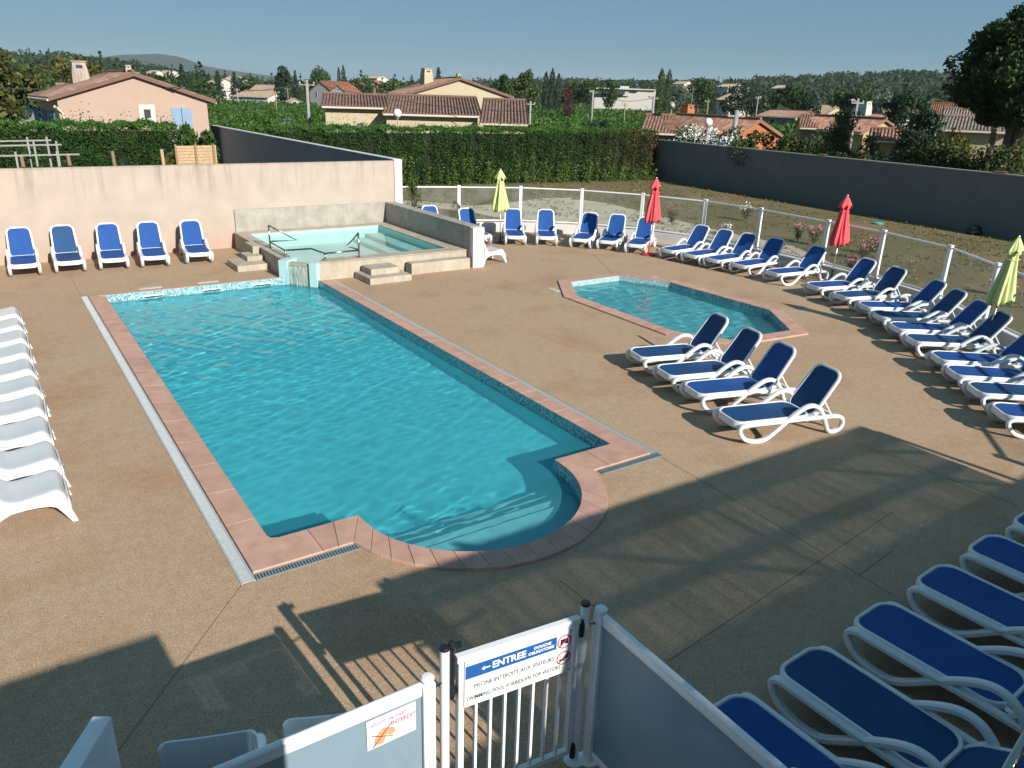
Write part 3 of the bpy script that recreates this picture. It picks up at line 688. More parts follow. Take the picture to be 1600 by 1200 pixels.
# waterfall corner: two turquoise cheeks, a sill and the falling water
A_, B_ = Vector((6.65, 21.30)), Vector((7.40, 20.40)); dd = (B_-A_).normalized(); nn = Vector((dd.y, -dd.x))*-1
nn = Vector((-dd.y, dd.x)); nn = nn if nn.dot(Vector((1, 1))) > 0 else -nn
L_ = (B_-A_).length
def rel(t, s): q = A_+dd*t+nn*s; return (q.x, q.y)
ck = MB()
for t0, t1 in ((0.0, .26), (L_-.22, L_)):
    ck.prism([rel(t0, -.17), rel(t1, -.17), rel(t1, .36), rel(t0, .30)], -.40, RZ+.01)
ck.build('spout_cheek', plain('turquoise_paint', (.42, .62, .62), .6, .06, 4), sp)
MB().prism([rel(.26, -.10), rel(L_-.22, -.10), rel(L_-.22, .36), rel(.26, .36)], -.40, .37).build('spout_sill', 'concrete', sp)
MB().prism([rel(.26, -.09), rel(L_-.22, -.09), rel(L_-.22, .10), rel(.26, .10)], .385, .45).build('spout_lip', 'concrete', sp)
wf = MB(); nW = 26
for i in range(nW+1):
    t = .30+(L_-.56)*i/nW
    for j in range(11):
        s_ = -.12-.14*(j/10)**.6+.012*math.sin(i*2.1+j*.6)+.01*math.sin(i*5.3); z_ = .40-.57*(j/10)**1.5
        q = rel(t+.02*math.sin(i*3.3)*(j/10), s_); wf.v.append((q[0], q[1], z_))
for i in range(nW):
    for j in range(10): wf.f.append((i*11+j, i*11+j+1, i*11+12+j, i*11+11+j))
m, nt_, n_, l_ = new_mat('falling_water')
a_ = noise(nt_, 1, 4, .7, coord(nt_, 'Object', (26, 26, 2.2)))
tr_ = n_.new('ShaderNodeBsdfTransparent'); tr_.inputs[0].default_value = (.8, .95, .97, 1)
pr_ = n_.new('ShaderNodeBsdfPrincipled'); pr_.inputs['Base Color'].default_value = (.85, .9, .92, 1); pr_.inputs['Roughness'].default_value = .15
mx_ = n_.new('ShaderNodeMixShader'); o_ = n_.new('ShaderNodeOutputMaterial')
l_.new(ramp(nt_, a_.outputs['Fac'], [(.46, (.04,)*3), (.74, (.55,)*3)]).outputs[0], mx_.inputs[0]); l_.new(tr_.outputs[0], mx_.inputs[1]); l_.new(pr_.outputs[0], mx_.inputs[2]); l_.new(mx_.outputs[0], o_.inputs[0])
tag(wf.build('waterfall', m, smooth=True), 'thin sheet of water falling from the raised pool into the long pool', 'waterfall')
# foam specks where the water lands
# wall patch behind
MB().box((9.45, 26.13, .86), (5.45, .06, .74)).build('back_panel', 'concrete_grey', sp)
# concrete steps
s1 = empty('concrete_steps', (6.2, 23, 0), 'three small concrete steps left of the raised pool', 'steps', 'concrete steps up to the raised pool')
MB().box((6.22, 22.95, .09), (1.02, 1.10, .18), 0, .012).build('step', 'concrete', s1)
MB().box((6.38, 23.25, .255), (.48, .72, .15), 0, .012).build('step', 'concrete', s1)
MB().box((6.53, 23.65, .40), (.22, .80, .30), 0, .012).build('step', 'concrete', s1)
s2 = empty('concrete_steps', (9.0, 19.9, 0), 'two broad concrete steps at the front of the raised pool right of the waterfall', 'steps', 'concrete steps up to the raised pool')
MB().box((9.04, 19.78, .09), (1.27, 1.05, .18), 0, .012).build('step', 'concrete', s2)
MB().box((9.04, 19.95, .265), (.88, .66, .17), 0, .012).build('step', 'concrete', s2)
tag(MB().box((10.98, 20.07, .165), (1.98, .36, .33), 0, .012).build('concrete_ledge', 'concrete'), 'long low concrete ledge in front of the raised pool beside the white wall end', 'ledge')
# stainless rails
def tubes(name, lines, parent, r=.026):
    for nm, pts in lines: 
        m = MB(); m.tube(pts, r, 10); m.build(nm, 'steel', parent, smooth=True)
hr = empty('handrail', (7.2, 21.2, RZ), 'bent stainless steel handrail round the waterfall corner of the raised pool', 'handrail')
pA, pB = (6.85, 22.93, .5), (8.66, 20.56, .5)
pm = G(340+780/5.333, 320+365/5.333, .70); q1 = (6.85, 21.55, .69); q2 = (7.65, 20.57, .71)
tubes('handrail', [('post', [pA, (6.85, 22.93, 1.19)]), ('post', [pB, (8.66, 20.56, 1.20)]),
      ('rail', [(6.85, 22.93, .70), q1, tuple(pm), q2, (8.66, 20.56, .72)]),
      ('support', [(6.85, 21.55, .50), (6.85, 21.55, .69)]), ('support', [(7.65, 20.57, .50), (7.65, 20.57, .71)])], hr)
e1 = AT(340+660/5.333, 320+295/5.333, 1); r1 = e1-EYEV; t1 = (22.93-0)/r1.y; e1 = EYEV+r1*t1
e2 = AT(340+1075/5.333, 320+345/5.333, 1); r2 = e2-EYEV; t2 = (21.2-0)/r2.y; e2 = EYEV+r2*t2
tubes('handrail', [('grab_bar', [(6.85, 22.93, 1.19), tuple(e1), (6.85, 22.93, .72)]), ('grab_bar', [(8.66, 20.56, 1.2), tuple(e2), (8.66, 20.56, .74)])], hr)
for p in (pA, pB, (6.85, 21.55, .5), (7.65, 20.57, .5)): MB().lathe([(0, 0), (.05, 0), (.05, .012), (.024, .02), (0, .02)], (p[0], p[1], .522), 14).build('flange', 'steel', hr)

# ------------------------------------------------------------------ walls
w1 = empty('rendered_wall', (2, 26.25, 0), 'long pale pink rendered wall with stained top behind the five loungers', 'wall')
MB().box((-1.75, 26.28, 1.32), (28.5, .22, 2.64)).build('wall_face', 'pinkwall', w1)
MB().box((-1.75, 26.28, 2.65), (28.5, .24, .03)).build('wall_cap', 'pinkwall', w1)
w2 = empty('grey_wall', (12.7, 40, 0), 'dark grey wall running away from the end of the pink wall', 'wall')
MB().box((12.66, 39.3, 1.34), (.24, 26, 2.68)).build('wall_face', 'greywall', w2)
MB().box((12.66, 39.3, 2.695), (.28, 26.02, .035)).build('wall_cap', 'whitewall', w2)
MB().box((12.66, 26.22, 1.34), (.30, .16, 2.72)).build('end_face', 'whitewall', w2)
w3 = empty('divider_wall', (12.3, 23, 0), 'low sloping-looking concrete divider wall with white end beside the raised pool', 'wall')
w3['label'] = 'waist-high concrete divider wall with white end face beside the raised pool'
MB().box((12.29, 23.12, .60), (.38, 6.04, 1.20)).build('wall_face', 'concrete_grey', w3)
MB().box((12.29, 20.02, .605), (.40, .18, 1.225), 0, .006).build('end_face', 'whitewall', w3)
MB().box((12.29, 23.14, 1.214), (.40, 6.06, .03)).build('wall_cap', 'concrete_grey', w3)
w4 = empty('dark_wall', (36.5, 25, 0), 'long dark grey boundary wall across the field on the right', 'wall')
a4, b4 = Vector((37.85, 39.3, 0)), Vector((34.6, 6.0, 0)); d4 = (b4-a4).normalized(); n4 = Vector((d4.y, -d4.x, 0))
n4 = -n4 if n4.x < 0 else n4
MB().bar(a4+n4*.12+Vector((0, 0, 1.24)), b4+n4*.12+Vector((0, 0, 1.24)), .24, 2.48).build('wall_face', 'darkwall', w4)
MB().bar(a4+n4*.12+Vector((0, 0, 2.50)), b4+n4*.12+Vector((0, 0, 2.50)), .28, .05).build('wall_cap', 'concrete_grey', w4)
for i, (u, v, lb) in enumerate(((1258, 243, 'small terracotta tile on the dark wall top, near its far end'), (1521, 272, 'small terracotta tile on the dark wall top, toward the big pine'))):
    p = G(u, v, 2.55); m = MB()
    m.rings([[Vector((x, .11*math.cos(a)*k, .10*math.sin(a)*k)) for a in [math.pi*j/8 for j in range(9)]]+[Vector((x, .09*math.cos(a)*k, .085*math.sin(a)*k)) for a in [math.pi*(8-j)/8 for j in range(9)]] for x, k in ((-.25, 1), (.25, .8))])
    t = a4.x+(b4.x-a4.x)*((p.y-a4.y)/(b4.y-a4.y))
    o = m.build('roof_tile', 'roof_pink'); o.location = (t+.12, p.y, 2.53); o.rotation_euler[2] = R(84); tag(o, lb, 'roof tile', 'terracotta tiles on the dark wall')
p = G(1527, 365)
o = MB().lathe([(0, 0), (.28, 0), (.34, .10), (.26, .22), (.30, .26), (.12, .40), (0, .42)], (0, 0, 0), 12).build('bucket_heap', 'black'); o.location = (p.x-.3, p.y, -.01)
tag(o, 'small black heap at the foot of the dark wall', 'heap')
# plinth and glass fence
pl = MB(); inn, out = [], []
for i, p in enumerate(fence):
    t = (fence[min(i+1, len(fence)-1)]-fence[max(i-1, 0)]).normalized(); nrm = Vector((t.y, -t.x)); nrm = -nrm if nrm.dot(Vector((14, 15))-p) < 0 else nrm
    inn.append(p+nrm*.09); out.append(p-nrm*.09)
rings_ = [[Vector((*a, 0)), Vector((*a, .36)), Vector((*b, .36)), Vector((*b, -.02))] for a, b in zip(inn, out)]
pl.rings(rings_); tag(pl.build('low_wall', 'whitewall'), 'low white curved plinth wall under the glass fence', 'wall')
gf = empty('glass_fence', (18, 17, .36), 'curved fence of clear glass panels in white frames round the pool terrace', 'fence')
for i, p in enumerate(fence):
    z0 = .36
    m = MB()
    t = (fence[min(i+1, len(fence)-1)]-fence[max(i-1, 0)]).normalized(); a = math.atan2(t.y, t.x)
    for s in (-.036, .036): m.box((p.x+t.x*s, p.y+t.y*s, (z0+FENCE_Z)/2), (.05, .07, FENCE_Z-z0), a, .008)
    m.box((p.x, p.y, (z0+FENCE_Z)/2), (.03, .045, FENCE_Z-z0-.02), a)
    po = m.build('post', 'white_metal', gf)
    MB().box((p.x, p.y, FENCE_Z+.02), (.14, .09, .04), a, .012).build('post_cap', 'white_metal', po)
    MB().box((p.x, p.y, .367), (.16, .12, .014), a).build('foot_plate', 'white_metal', po)
    if i < len(fence)-1:
        q = fence[i+1]; e = (q-p).normalized(); p1, q1_ = p+e*.085, q-e*.085
        MB().bar((*p1, FENCE_Z-.03), (*q1_, FENCE_Z-.03), .05, .045, .008).build('top_rail', 'white_metal', gf)
        MB().bar((*p1, .43), (*q1_, .43), .045, .045, .008).build('bottom_rail', 'white_metal', gf)
        MB().bar((*p1, (.455+FENCE_Z-.055)/2), (*q1_, (.455+FENCE_Z-.055)/2), .01, FENCE_Z-.055-.455).build('glass_panel', 'glass', gf)

# ------------------------------------------------------------------ sun loungers
def smooth_path(pts, k=4, closed=True):
    n = len(pts); out = []
    for i in range(n if closed else n-1):
        p0, p1, p2, p3 = [Vector(pts[j % n]) if closed else Vector(pts[max(0, min(n-1, j))]) for j in (i-1, i, i+1, i+2)]
        for t in [j/k for j in range(k)]:
            out.append(.5*((2*p1)+(-p0+p2)*t+(2*p0-5*p1+4*p2-p3)*t*t+(-p0+3*p1-3*p2+p3)*t**3))
    if not closed: out.append(Vector(pts[-1]))
    return out
SIDE = [(.02, .27), (.05, .17), (.15, .075), (.30, .03), (.46, .03), (.60, .09), (.88, .31), (1.10, .46), (1.26, .525), (1.40, .51), (1.52, .41), (1.61, .26), (1.69, .10), (1.76, .035), (1.86, .03), (1.95, .07), (1.99, .16), (1.95, .25), (1.84, .295), (1.6, .305), (1.2, .315), (.7, .315), (.28, .32), (.10, .32)]
BACK_DEFAULT = 56
def rrect(x0, x1, hw, r, n=5, x_taper=0.0):
    pts = []
    for cx, cy_, a0 in ((x1-r, hw-x_taper-r, 0), (x0+r, hw-r, 90), (x0+r, -hw+r, 180), (x1-r, -hw+x_taper+r, 270)):
        for i in range(n+1):
            a = R(a0+90*i/n); pts.append((cx+r*math.cos(a), cy_+r*math.sin(a)))
    return pts
def make_lounger(ang, fabric='blue'):
    t = empty('sun_lounger')
    hw = .315
    zc = lambda x: .355+.012*math.cos(x*1.6)-.05*max(0, .22-x)**1.2*2.2
    # seat
    ring = rrect(.0, 1.36, hw, .17, 7)
    fr = MB(); pts = [Vector((x, y, zc(x))) for x, y in ring]; k = len(pts); rings = []
    for i in range(k):
        d = (pts[(i+1) % k]-pts[i-1]).normalized(); o = Vector((d.y, -d.x, 0)).normalized(); up = Vector((0, 0, 1)); p = pts[i]
        dr = .10 if p.x < .2 else .055
        rings.append([p+o*.022+up*-.005, p+o*.012+up*.012, p-o*.012+up*.012, p-o*.022, p-o*.018-up*dr*.8, p+o*.018-up*dr])
    fr.rings(rings, True); fr.build('seat_frame', 'white_pl', t, auto=50)
    ir = rrect(.03, 1.36, hw-.022, .15, 7)
    m = MB(); m.add([(x, y, zc(x)+.004) for x, y in ir]+[(.68, 0, zc(.68)-.004)], [(i, (i+1) % len(ir), len(ir)) for i in range(len(ir))])
    for x, y in ir: m.v.append((x, y, zc(x)-.01))
    m.build('seat', fabric, t)
    # side frames that are armrest, legs and rail in one ribbon
    for s in (-1, 1):
        y0 = s*.345
        pth = [Vector((p[0], y0, p[1])) for p in smooth_path(SIDE, 3)]
        MB().sweep(pth, .080, .066, True).build('side_frame', 'white_pl', t, auto=40)
    a = R(ang); hx, hz = 1.40, .345; ca, sa = math.cos(a), math.sin(a)
    B = lambda l, y, o=0: Vector((hx+l*ca-o*sa, y, hz+l*sa+o*ca))
    ring = rrect(-.05, .80, .305, .15, 7, .02)
    fr = MB(); pts = [B(x, y) for x, y in ring]; up = Vector((-sa, 0, ca)); rings = []; ctr = B(.375, 0)
    for i in range(k):
        d = (pts[(i+1) % k]-pts[i-1]).normalized(); o = d.cross(up).normalized()
        if o.dot(pts[i]-ctr) < 0: o = -o
        p = pts[i]; rings.append([p+o*.026-up*.034, p+o*.028+up*.004, p+o*.012+up*.014, p-o*.014+up*.012, p-o*.022, p-o*.016-up*.026])
    fr.rings(rings, True); fr.build('backrest_frame', 'white_pl', t, auto=50)
    ir = rrect(-.05, .778, .284, .13, 7, .02); nn_ = len(ir)
    m = MB(); m.add([B(x, y, .004) for x, y in ir]+[B(.38, 0, -.012)], [(i, (i+1) % nn_, nn_) for i in range(nn_)])
    m.add([B(x, y, -.004) for x, y in ir]+[B(.38, 0, -.020)], [((i+1) % nn_, i, nn_) for i in range(nn_)])
    m.build('backrest', fabric, t)
    for s in (-1, 1):
        m = MB(); m.bar(B(.02, s*.30, -.01), (1.52, s*.345, .42), .05, .05, .01); m.build('hinge', 'white_pl', t)
        m = MB(); m.tube([B(.30, s*.27, -.03), (1.80, s*.30, .27)], .016, 8); m.build('back_stay', 'white_pl', t)
    m = MB(); m.bar((.45, -.32, .285), (.45, .32, .285), .05, .03); m.bar((1.30, -.33, .27), (1.30, .33, .27), .06, .03); m.bar((1.85, -.33, .27), (1.85, .33, .27), .05, .03)
    m.build('cross_bar', 'white_pl', t)
    for s in (-1, 1):
        m = MB(); m.box((.40, s*.345, .006), (.14, .05, .012)); m.box((1.80, s*.345, .006), (.10, .05, .012)); m.build('foot_pad', 'black', t)
    return t
PROTO = {}
def lounger(foot, az, label, group, ang=BACK_DEFAULT, fabric='blue'):
    key = (ang, fabric); az = R(az)
    if key not in PROTO:
        PROTO[key] = o = make_lounger(ang, fabric); o.location = (foot[0], foot[1], 0); o.rotation_euler[2] = az; o['label'] = label
    else: o = dup(PROTO[key], (foot[0], foot[1], 0), az, label)
    return tag(o, label, 'sun lounger', group)
g1 = 'blue loungers against the pink wall'
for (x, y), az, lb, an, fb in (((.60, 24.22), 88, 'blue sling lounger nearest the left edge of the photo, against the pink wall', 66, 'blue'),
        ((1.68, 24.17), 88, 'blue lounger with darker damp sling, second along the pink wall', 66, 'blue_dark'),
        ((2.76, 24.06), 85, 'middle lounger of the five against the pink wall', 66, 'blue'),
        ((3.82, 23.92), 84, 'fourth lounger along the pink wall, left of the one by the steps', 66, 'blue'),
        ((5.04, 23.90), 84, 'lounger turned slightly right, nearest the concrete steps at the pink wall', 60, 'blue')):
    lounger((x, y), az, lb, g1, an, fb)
g2 = 'blue loungers along the curved glass fence'
for (x, y), az, lb, an, fb in (
        ((13.5, 24.1), 82, 'blue lounger almost hidden behind the divider wall, only its head showing', 62, 'blue'),
        ((14.35, 23.05), 78, 'blue lounger half hidden by the white end of the divider wall', 60, 'blue'),
        ((15.35, 22.41), 60, 'blue lounger right beside the lime parasol at the far fence', 62, 'blue'),
        ((16.30, 21.85), 56, 'blue lounger standing alone with gaps either side at the far fence', 62, 'blue'),
        ((17.10, 21.00), 40, 'left one of the close trio of loungers before the first red parasol', 58, 'blue'),
        ((17.75, 20.30), 38, 'middle one of the close trio of loungers left of the first red parasol', 58, 'blue'),
        ((18.20, 19.35), 36, 'lounger touching the pole of the first red parasol', 58, 'blue'),
        ((18.55, 18.15), 8, 'first lounger right of the first red parasol, seen from the side', 54, 'blue'),
        ((18.62, 17.20), 7, 'second lounger right of the first red parasol', 54, 'blue'),
        ((18.74, 16.35), 6, 'third lounger between the two red parasols, near the middle fence post', 54, 'blue'),
        ((18.85, 15.38), 5, 'bright blue lounger, fourth between the two red parasols', 54, 'blue'),
        ((18.88, 14.17), -5, 'lounger with dark back just left of the second red parasol pole', 54, 'blue'),
        ((18.49, 12.50), -12, 'first lounger right of the second red parasol', 54, 'blue'),
        ((18.16, 11.44), -13, 'second lounger right of the second red parasol', 54, 'blue_dark'),
        ((17.80, 10.55), -30, 'third lounger right of the second red parasol, overlapping the next one', 52, 'blue'),
        ((17.26, 9.81), -32, 'fourth lounger right of the second red parasol, three before the lime one', 52, 'blue_dark'),
        ((16.66, 9.03), -34, 'lounger just before the one under the right lime parasol', 52, 'blue'),
        ((16.06, 8.30), -35, 'lounger with the pole of the right lime parasol crossing its back', 52, 'blue_dark'),
        ((15.32, 7.33), -37, 'first lounger in front of the right lime parasol, its back at the photo edge', 52, 'blue'),
        ((14.69, 6.68), -38, 'second lounger in front of the right lime parasol, cut by the photo edge', 52, 'blue'),
        ((14.09, 5.97), -38, 'third lounger in front of the right lime parasol, only its foot half visible', 52, 'blue_dark'),
        ((13.38, 5.21), -40, 'last lounger of the fence row, only its foot end visible by the big shadow', 52, 'blue')):
    lounger((x, y), az, lb, g2, an, fb)
g3 = 'four loungers in front of the octagonal pool'
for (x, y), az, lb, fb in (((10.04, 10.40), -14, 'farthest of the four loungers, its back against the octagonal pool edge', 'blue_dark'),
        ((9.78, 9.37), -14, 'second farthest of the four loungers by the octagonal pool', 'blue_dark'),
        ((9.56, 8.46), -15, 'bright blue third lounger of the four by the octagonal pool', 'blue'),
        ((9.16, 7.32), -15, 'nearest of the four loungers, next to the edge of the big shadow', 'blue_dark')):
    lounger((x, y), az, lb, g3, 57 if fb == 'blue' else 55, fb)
g4 = 'loungers lined up in the shade'
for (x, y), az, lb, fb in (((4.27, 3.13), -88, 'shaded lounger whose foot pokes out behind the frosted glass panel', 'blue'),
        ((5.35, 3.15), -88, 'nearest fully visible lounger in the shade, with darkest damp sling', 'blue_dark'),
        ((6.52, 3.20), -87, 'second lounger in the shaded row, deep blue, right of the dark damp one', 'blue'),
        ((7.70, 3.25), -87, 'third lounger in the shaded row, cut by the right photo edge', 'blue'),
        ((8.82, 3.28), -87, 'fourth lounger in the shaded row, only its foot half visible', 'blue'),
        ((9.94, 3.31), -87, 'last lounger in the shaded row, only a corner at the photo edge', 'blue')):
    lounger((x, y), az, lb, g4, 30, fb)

# ------------------------------------------------------------------ white shell chairs
def make_shell(up=False):
    t = empty('patio_chair'); W_ = .31 if up else .365
    sx_ = .68 if up else 1.0; sm_ = 'white_lifted' if up else 'white_shell'
    prof = smooth_path([(-.075, 0, .30), (-.10, 0, .365), (-.145, 0, .415), (-.20, 0, .425), (-.32, 0, .405), (-.46, 0, .385), (-.58, 0, .375), (-.66, 0, .395), (-.725, 0, .45), (-.79, 0, .56), (-.85, 0, .68), (-.875, 0, .725)] if not up else [(-.02, 0, .30), (-.03, 0, .40), (-.07, 0, .435), (-.12, 0, .44), (-.26, 0, .425), (-.40, 0, .41), (-.50, 0, .415), (-.56, 0, .47), (-.60, 0, .58), (-.63, 0, .72), (-.65, 0, .82), (-.655, 0, .86)], 3, False)
    ys = [-1, -.985, -.95, -.88, -.75, -.45, 0, .45, .75, .88, .95, .985, 1]
    dz = [-.075, -.045, -.018, -.002, .0, -.006, -.008, -.006, .0, -.002, -.018, -.045, -.075]
    m = MB(); k = len(prof); n = len(ys)
    for i, p in enumerate(prof):
        d = (prof[min(i+1, k-1)]-prof[max(i-1, 0)]).normalized(); nrm = Vector((d.z, 0, -d.x)); nrm = nrm if nrm.z > 0 or (nrm.z > -.3 and nrm.x > 0) else -nrm
        for y, z in zip(ys, dz): q = p+Vector((0, y*W_, 0))+nrm*z; m.v.append((q.x*sx_, q.y, q.z))
    for i in range(k-1):
        for j in range(n-1): m.f.append((i*n+j, i*n+j+1, (i+1)*n+j+1, (i+1)*n+j))
    o = m.build('seat_shell', sm_, t, smooth=True); md = o.modifiers.new('thick', 'SOLIDIFY'); md.thickness = .012; md.offset = 0
    top = [(0, 0), (-.04, .14), (-.075, .29), (-.105, .36), (-.15, .40), (-.20, .408), (-.32, .388), (-.46, .368), (-.58, .358), (-.67, .38), (-.735, .435), (-.80, .545), (-.86, .665), (-.885, .715)]
    bot = [(-.915, .705), (-.885, .60), (-.86, .47), (-.875, .32), (-.91, .15), (-.95, 0), (-.885, 0), (-.83, .13), (-.77, .21), (-.66, .262), (-.50, .275), (-.36, .27), (-.26, .255), (-.20, .225), (-.15, .15), (-.065, 0)]
    if up:
        top = [(0, 0), (-.01, .2), (-.03, .36), (-.07, .415), (-.12, .42), (-.26, .405), (-.40, .39), (-.50, .395), (-.565, .45), (-.61, .56), (-.64, .70), (-.66, .80), (-.668, .85)]
        bot = [(-.69, .845), (-.68, .70), (-.66, .55), (-.655, .40), (-.67, .2), (-.69, 0), (-.63, 0), (-.60, .18), (-.56, .28), (-.45, .31), (-.3, .315), (-.15, .31), (-.09, .26), (-.06, .12), (-.05, 0)]
    for s in (-1, 1):
        m = MB(); poly = top+bot; nn_ = len(poly)
        def P(p, o): 
            fl = .03*max(0, (.36-p[1])/.36) if p[1] < .36 else 0
            return (p[0]*sx_, s*(W_-.004+fl-o), p[1])
        bev = inset([(a, b) for a, b in poly], .006)
        for pl_, o in ((bev, 0), (poly, .008), (poly, .022)): m.v += [P(p, o) for p in pl_]
        m.f += [tuple(range(nn_)), tuple(range(2*nn_, 3*nn_))]
        for q in (0, 1):
            for i in range(nn_): m.f.append((q*nn_+i, q*nn_+(i+1) % nn_, (q+1)*nn_+(i+1) % nn_, (q+1)*nn_+i))
        m.build('side_panel', sm_, t, auto=35)
    m = MB(); fr = []
    for j in range(13):
        y = -W_+2*W_*j/12; e = abs(y)/W_; fr.append((y, .30-.14*e**6-.03))
    for y, z in fr: m.v += [(-.072, y, .31), (-.068+.02, y, z)]
    for j in range(12): m.f.append((2*j, 2*j+2, 2*j+3, 2*j+1))
    o = m.build('front_apron', sm_, t, smooth=True); md = o.modifiers.new('thick', 'SOLIDIFY'); md.thickness = .012
    return t
SH = None
def shell_chair(loc, rz, label, group=None):
    global SH
    if SH is None: SH = make_shell(); SH.location = (*loc, 0); SH.rotation_euler[2] = rz; o = SH
    else: o = dup(SH, (*loc, 0), rz, label)
    return tag(o, label, 'chair', group)
ords = ['nearest white shell chair of the left row, its whole side and foot visible', 'second nearest white shell chair of the left row', 'third white shell chair counted from the near end of the left row', 'fourth white shell chair counted from the near end of the left row', 'fifth white shell chair of the left row, near its middle', 'sixth white shell chair of the left row, just past its middle', 'seventh white shell chair counted from the near end of the left row', 'third farthest white shell chair of the left row', 'second farthest white shell chair of the left row', 'farthest white shell chair of the left row, toward the pink wall']
for i, lb in enumerate(ords):
    shell_chair((.29+.01*math.sin(i*2.1), 10.02+i*.99), R(1.5*math.sin(i*1.7)), lb, 'white chairs in a row on the left')
shell_chair((13.50, 20.57), R(3), 'single white shell chair poking out behind the divider wall end', 'white chairs')
for (x, y), lb in (((.80, 4.86), 'shaded white chair seen from behind between the rough white wall end and the frosted panel'), ((1.58, 4.60), 'white chair seen from behind, half hidden by the frosted panel with the paper sign')):
    if lb.startswith('shaded'): UC = make_shell(True); UC.location = (x, y, 0); UC.rotation_euler[2] = R(69); o = UC
    else: o = dup(UC, (x, y, 0), R(66), lb)
    tag(o, lb, 'chair', 'white chairs behind the frosted panel')

# white rough pillar-like wall at the bottom left
wl = empty('white_wall', (-.2, 4.2, 0), 'short rough white wall end in the shade at the bottom left', 'wall')
p0, p1, p2 = G(145, 1118, 1.1), G(172, 1118, 1.1), G(92, 1200, 1.1)
dv = (p2-p0); dv.z = 0; dv.normalize(); sd = Vector((-dv.y, dv.x, 0)); sd = sd if sd.x > 0 else -sd
c_ = p0+sd*.06+dv*1.4; c_.z = .55
MB().bar((p0.x+sd.x*.06, p0.y+sd.y*.06, .55), (p0.x+sd.x*.06+dv.x*3.2, p0.y+sd.y*.06+dv.y*3.2, .55), .125, 1.10, .012).build('wall_face', 'roughwhite', wl)

# ------------------------------------------------------------------ parasols
def parasol(loc, lean, fab, label, base_mat, seed):
    rg = np.random.default_rng(seed)
    t = empty('parasol', (*loc, 0), label, 'parasol', 'closed parasols by the fence'); lx, ly = lean
    X = lambda z: Vector((loc[0]+lx*z, loc[1]+ly*z, z))
    m = MB(); m.tube([X(.05), X(1.35)], .019, 10); m.build('pole', 'pole', t, smooth=True)
    m = MB(); m.tube([X(1.3), X(2.53)], .017, 10); m.build('upper_pole', 'pole', t, smooth=True)
    m = MB(); m.lathe([(0, 0), (.26, 0), (.27, .02), (.25, .05), (.06, .08), (.035, .10), (.03, .40), (0, .40)], (loc[0], loc[1], .0), 24); m.build('base', base_mat, t, auto=40)
    def cloth(prof, folds, amp, nm):
        m = MB(); nf = 72; rows = []
        ph = rg.uniform(0, 6)
        for z, r in prof:
            row = []
            for j in range(nf):
                a = 2*math.pi*j/nf
                rr = r*(1+amp*(.6*math.sin(folds*a+ph+.8*math.sin(z*2))+.4*math.sin((folds*2+1)*a+ph*2))*min(1, (prof[0][0]-z)*3+.1))
                zz = z+(.05*math.sin(folds*a+ph+1.2) if z == prof[-1][0] else 0)
                c = X(zz); row.append(Vector((c.x+rr*math.cos(a)*1.08, c.y+rr*math.sin(a)*.92, zz)))
            rows.append(row)
        m.rings(rows, False, False); o = m.build(nm, fab, t, smooth=True); md = o.modifiers.new('thick', 'SOLIDIFY'); md.thickness = .006
    cloth([(2.42, .045), (2.32, .07), (2.2, .09), (2.05, .11), (1.9, .13), (1.75, .155), (1.6, .18), (1.45, .205), (1.32, .225), (1.22, .24), (1.15, .235)], 6, .36, 'canopy')
    cloth([(2.56, .018), (2.50, .06), (2.40, .115), (2.30, .16), (2.25, .18)], 6, .20, 'vent_cap')
    MB().lathe([(0, 0), (.022, 0), (.026, .03), (.012, .055), (0, .06)], tuple(X(2.54)), 12).build('finial', 'pole', t, smooth=True)
    m = MB(); m.tube([X(2.10)+Vector((.148*math.cos(a), .135*math.sin(a), .01*math.sin(3*a))) for a in [2*math.pi*j/20 for j in range(20)]], .008, 6, closed=True); m.build('tie_strap', fab, t)
    MB().box(tuple(X(1.35)), (.05, .05, .07), 0, .01).build('crank', 'black', t)
parasol((15.18, 23.15), (-.012, .01), 'lime', 'closed lime green parasol at the far fence behind the divider wall', 'black', 1)
parasol((18.62, 19.10), (.022, .0), 'red', 'closed red parasol with red base beside the trio of loungers', 'redbase', 2)
parasol((20.75, 13.45), (.015, -.01), 'red', 'closed red parasol standing behind a dark blue lounger at the right fence', 'black', 3)
parasol((17.55, 7.45), (.045, -.035), 'lime', 'closed lime green parasol leaning slightly at the right photo edge', 'black', 4)

# ------------------------------------------------------------------ gate and frosted panels in front
def text_mesh(body, size, bold=0.0, sx=1.0, shear=0.0):
    cu = bpy.data.curves.new('lettering', 'FONT'); cu.body = body; cu.size = size; cu.align_x = 'CENTER'; cu.align_y = 'CENTER'; cu.offset = bold; cu.shear = shear; cu.resolution_u = 3
    o = bpy.data.objects.new('lettering', cu); COL.objects.link(o); dg = bpy.context.evaluated_depsgraph_get()
    me = bpy.data.meshes.new_from_object(o.evaluated_get(dg)); vs = [(v.co.x*sx, v.co.y) for v in me.vertices]; fs = [tuple(p.vertices) for p in me.polygons]
    bpy.data.objects.remove(o); bpy.data.meshes.remove(me); return vs, fs
GL, GR = Vector((2.05, 3.69, 0)), Vector((3.17, 3.57, 0)); ge = (GR-GL).normalized(); gn = Vector((ge.y, -ge.x, 0)); GH = 1.50; glen = (GR-GL).length
gp = lambda t, z, o=0.0: GL+ge*t+gn*o+Vector((0, 0, z))
gt = empty('pool_gate', tuple(gp(glen/2, 0)), 'white barred pool gate carrying the blue and white entrance sign', 'gate')
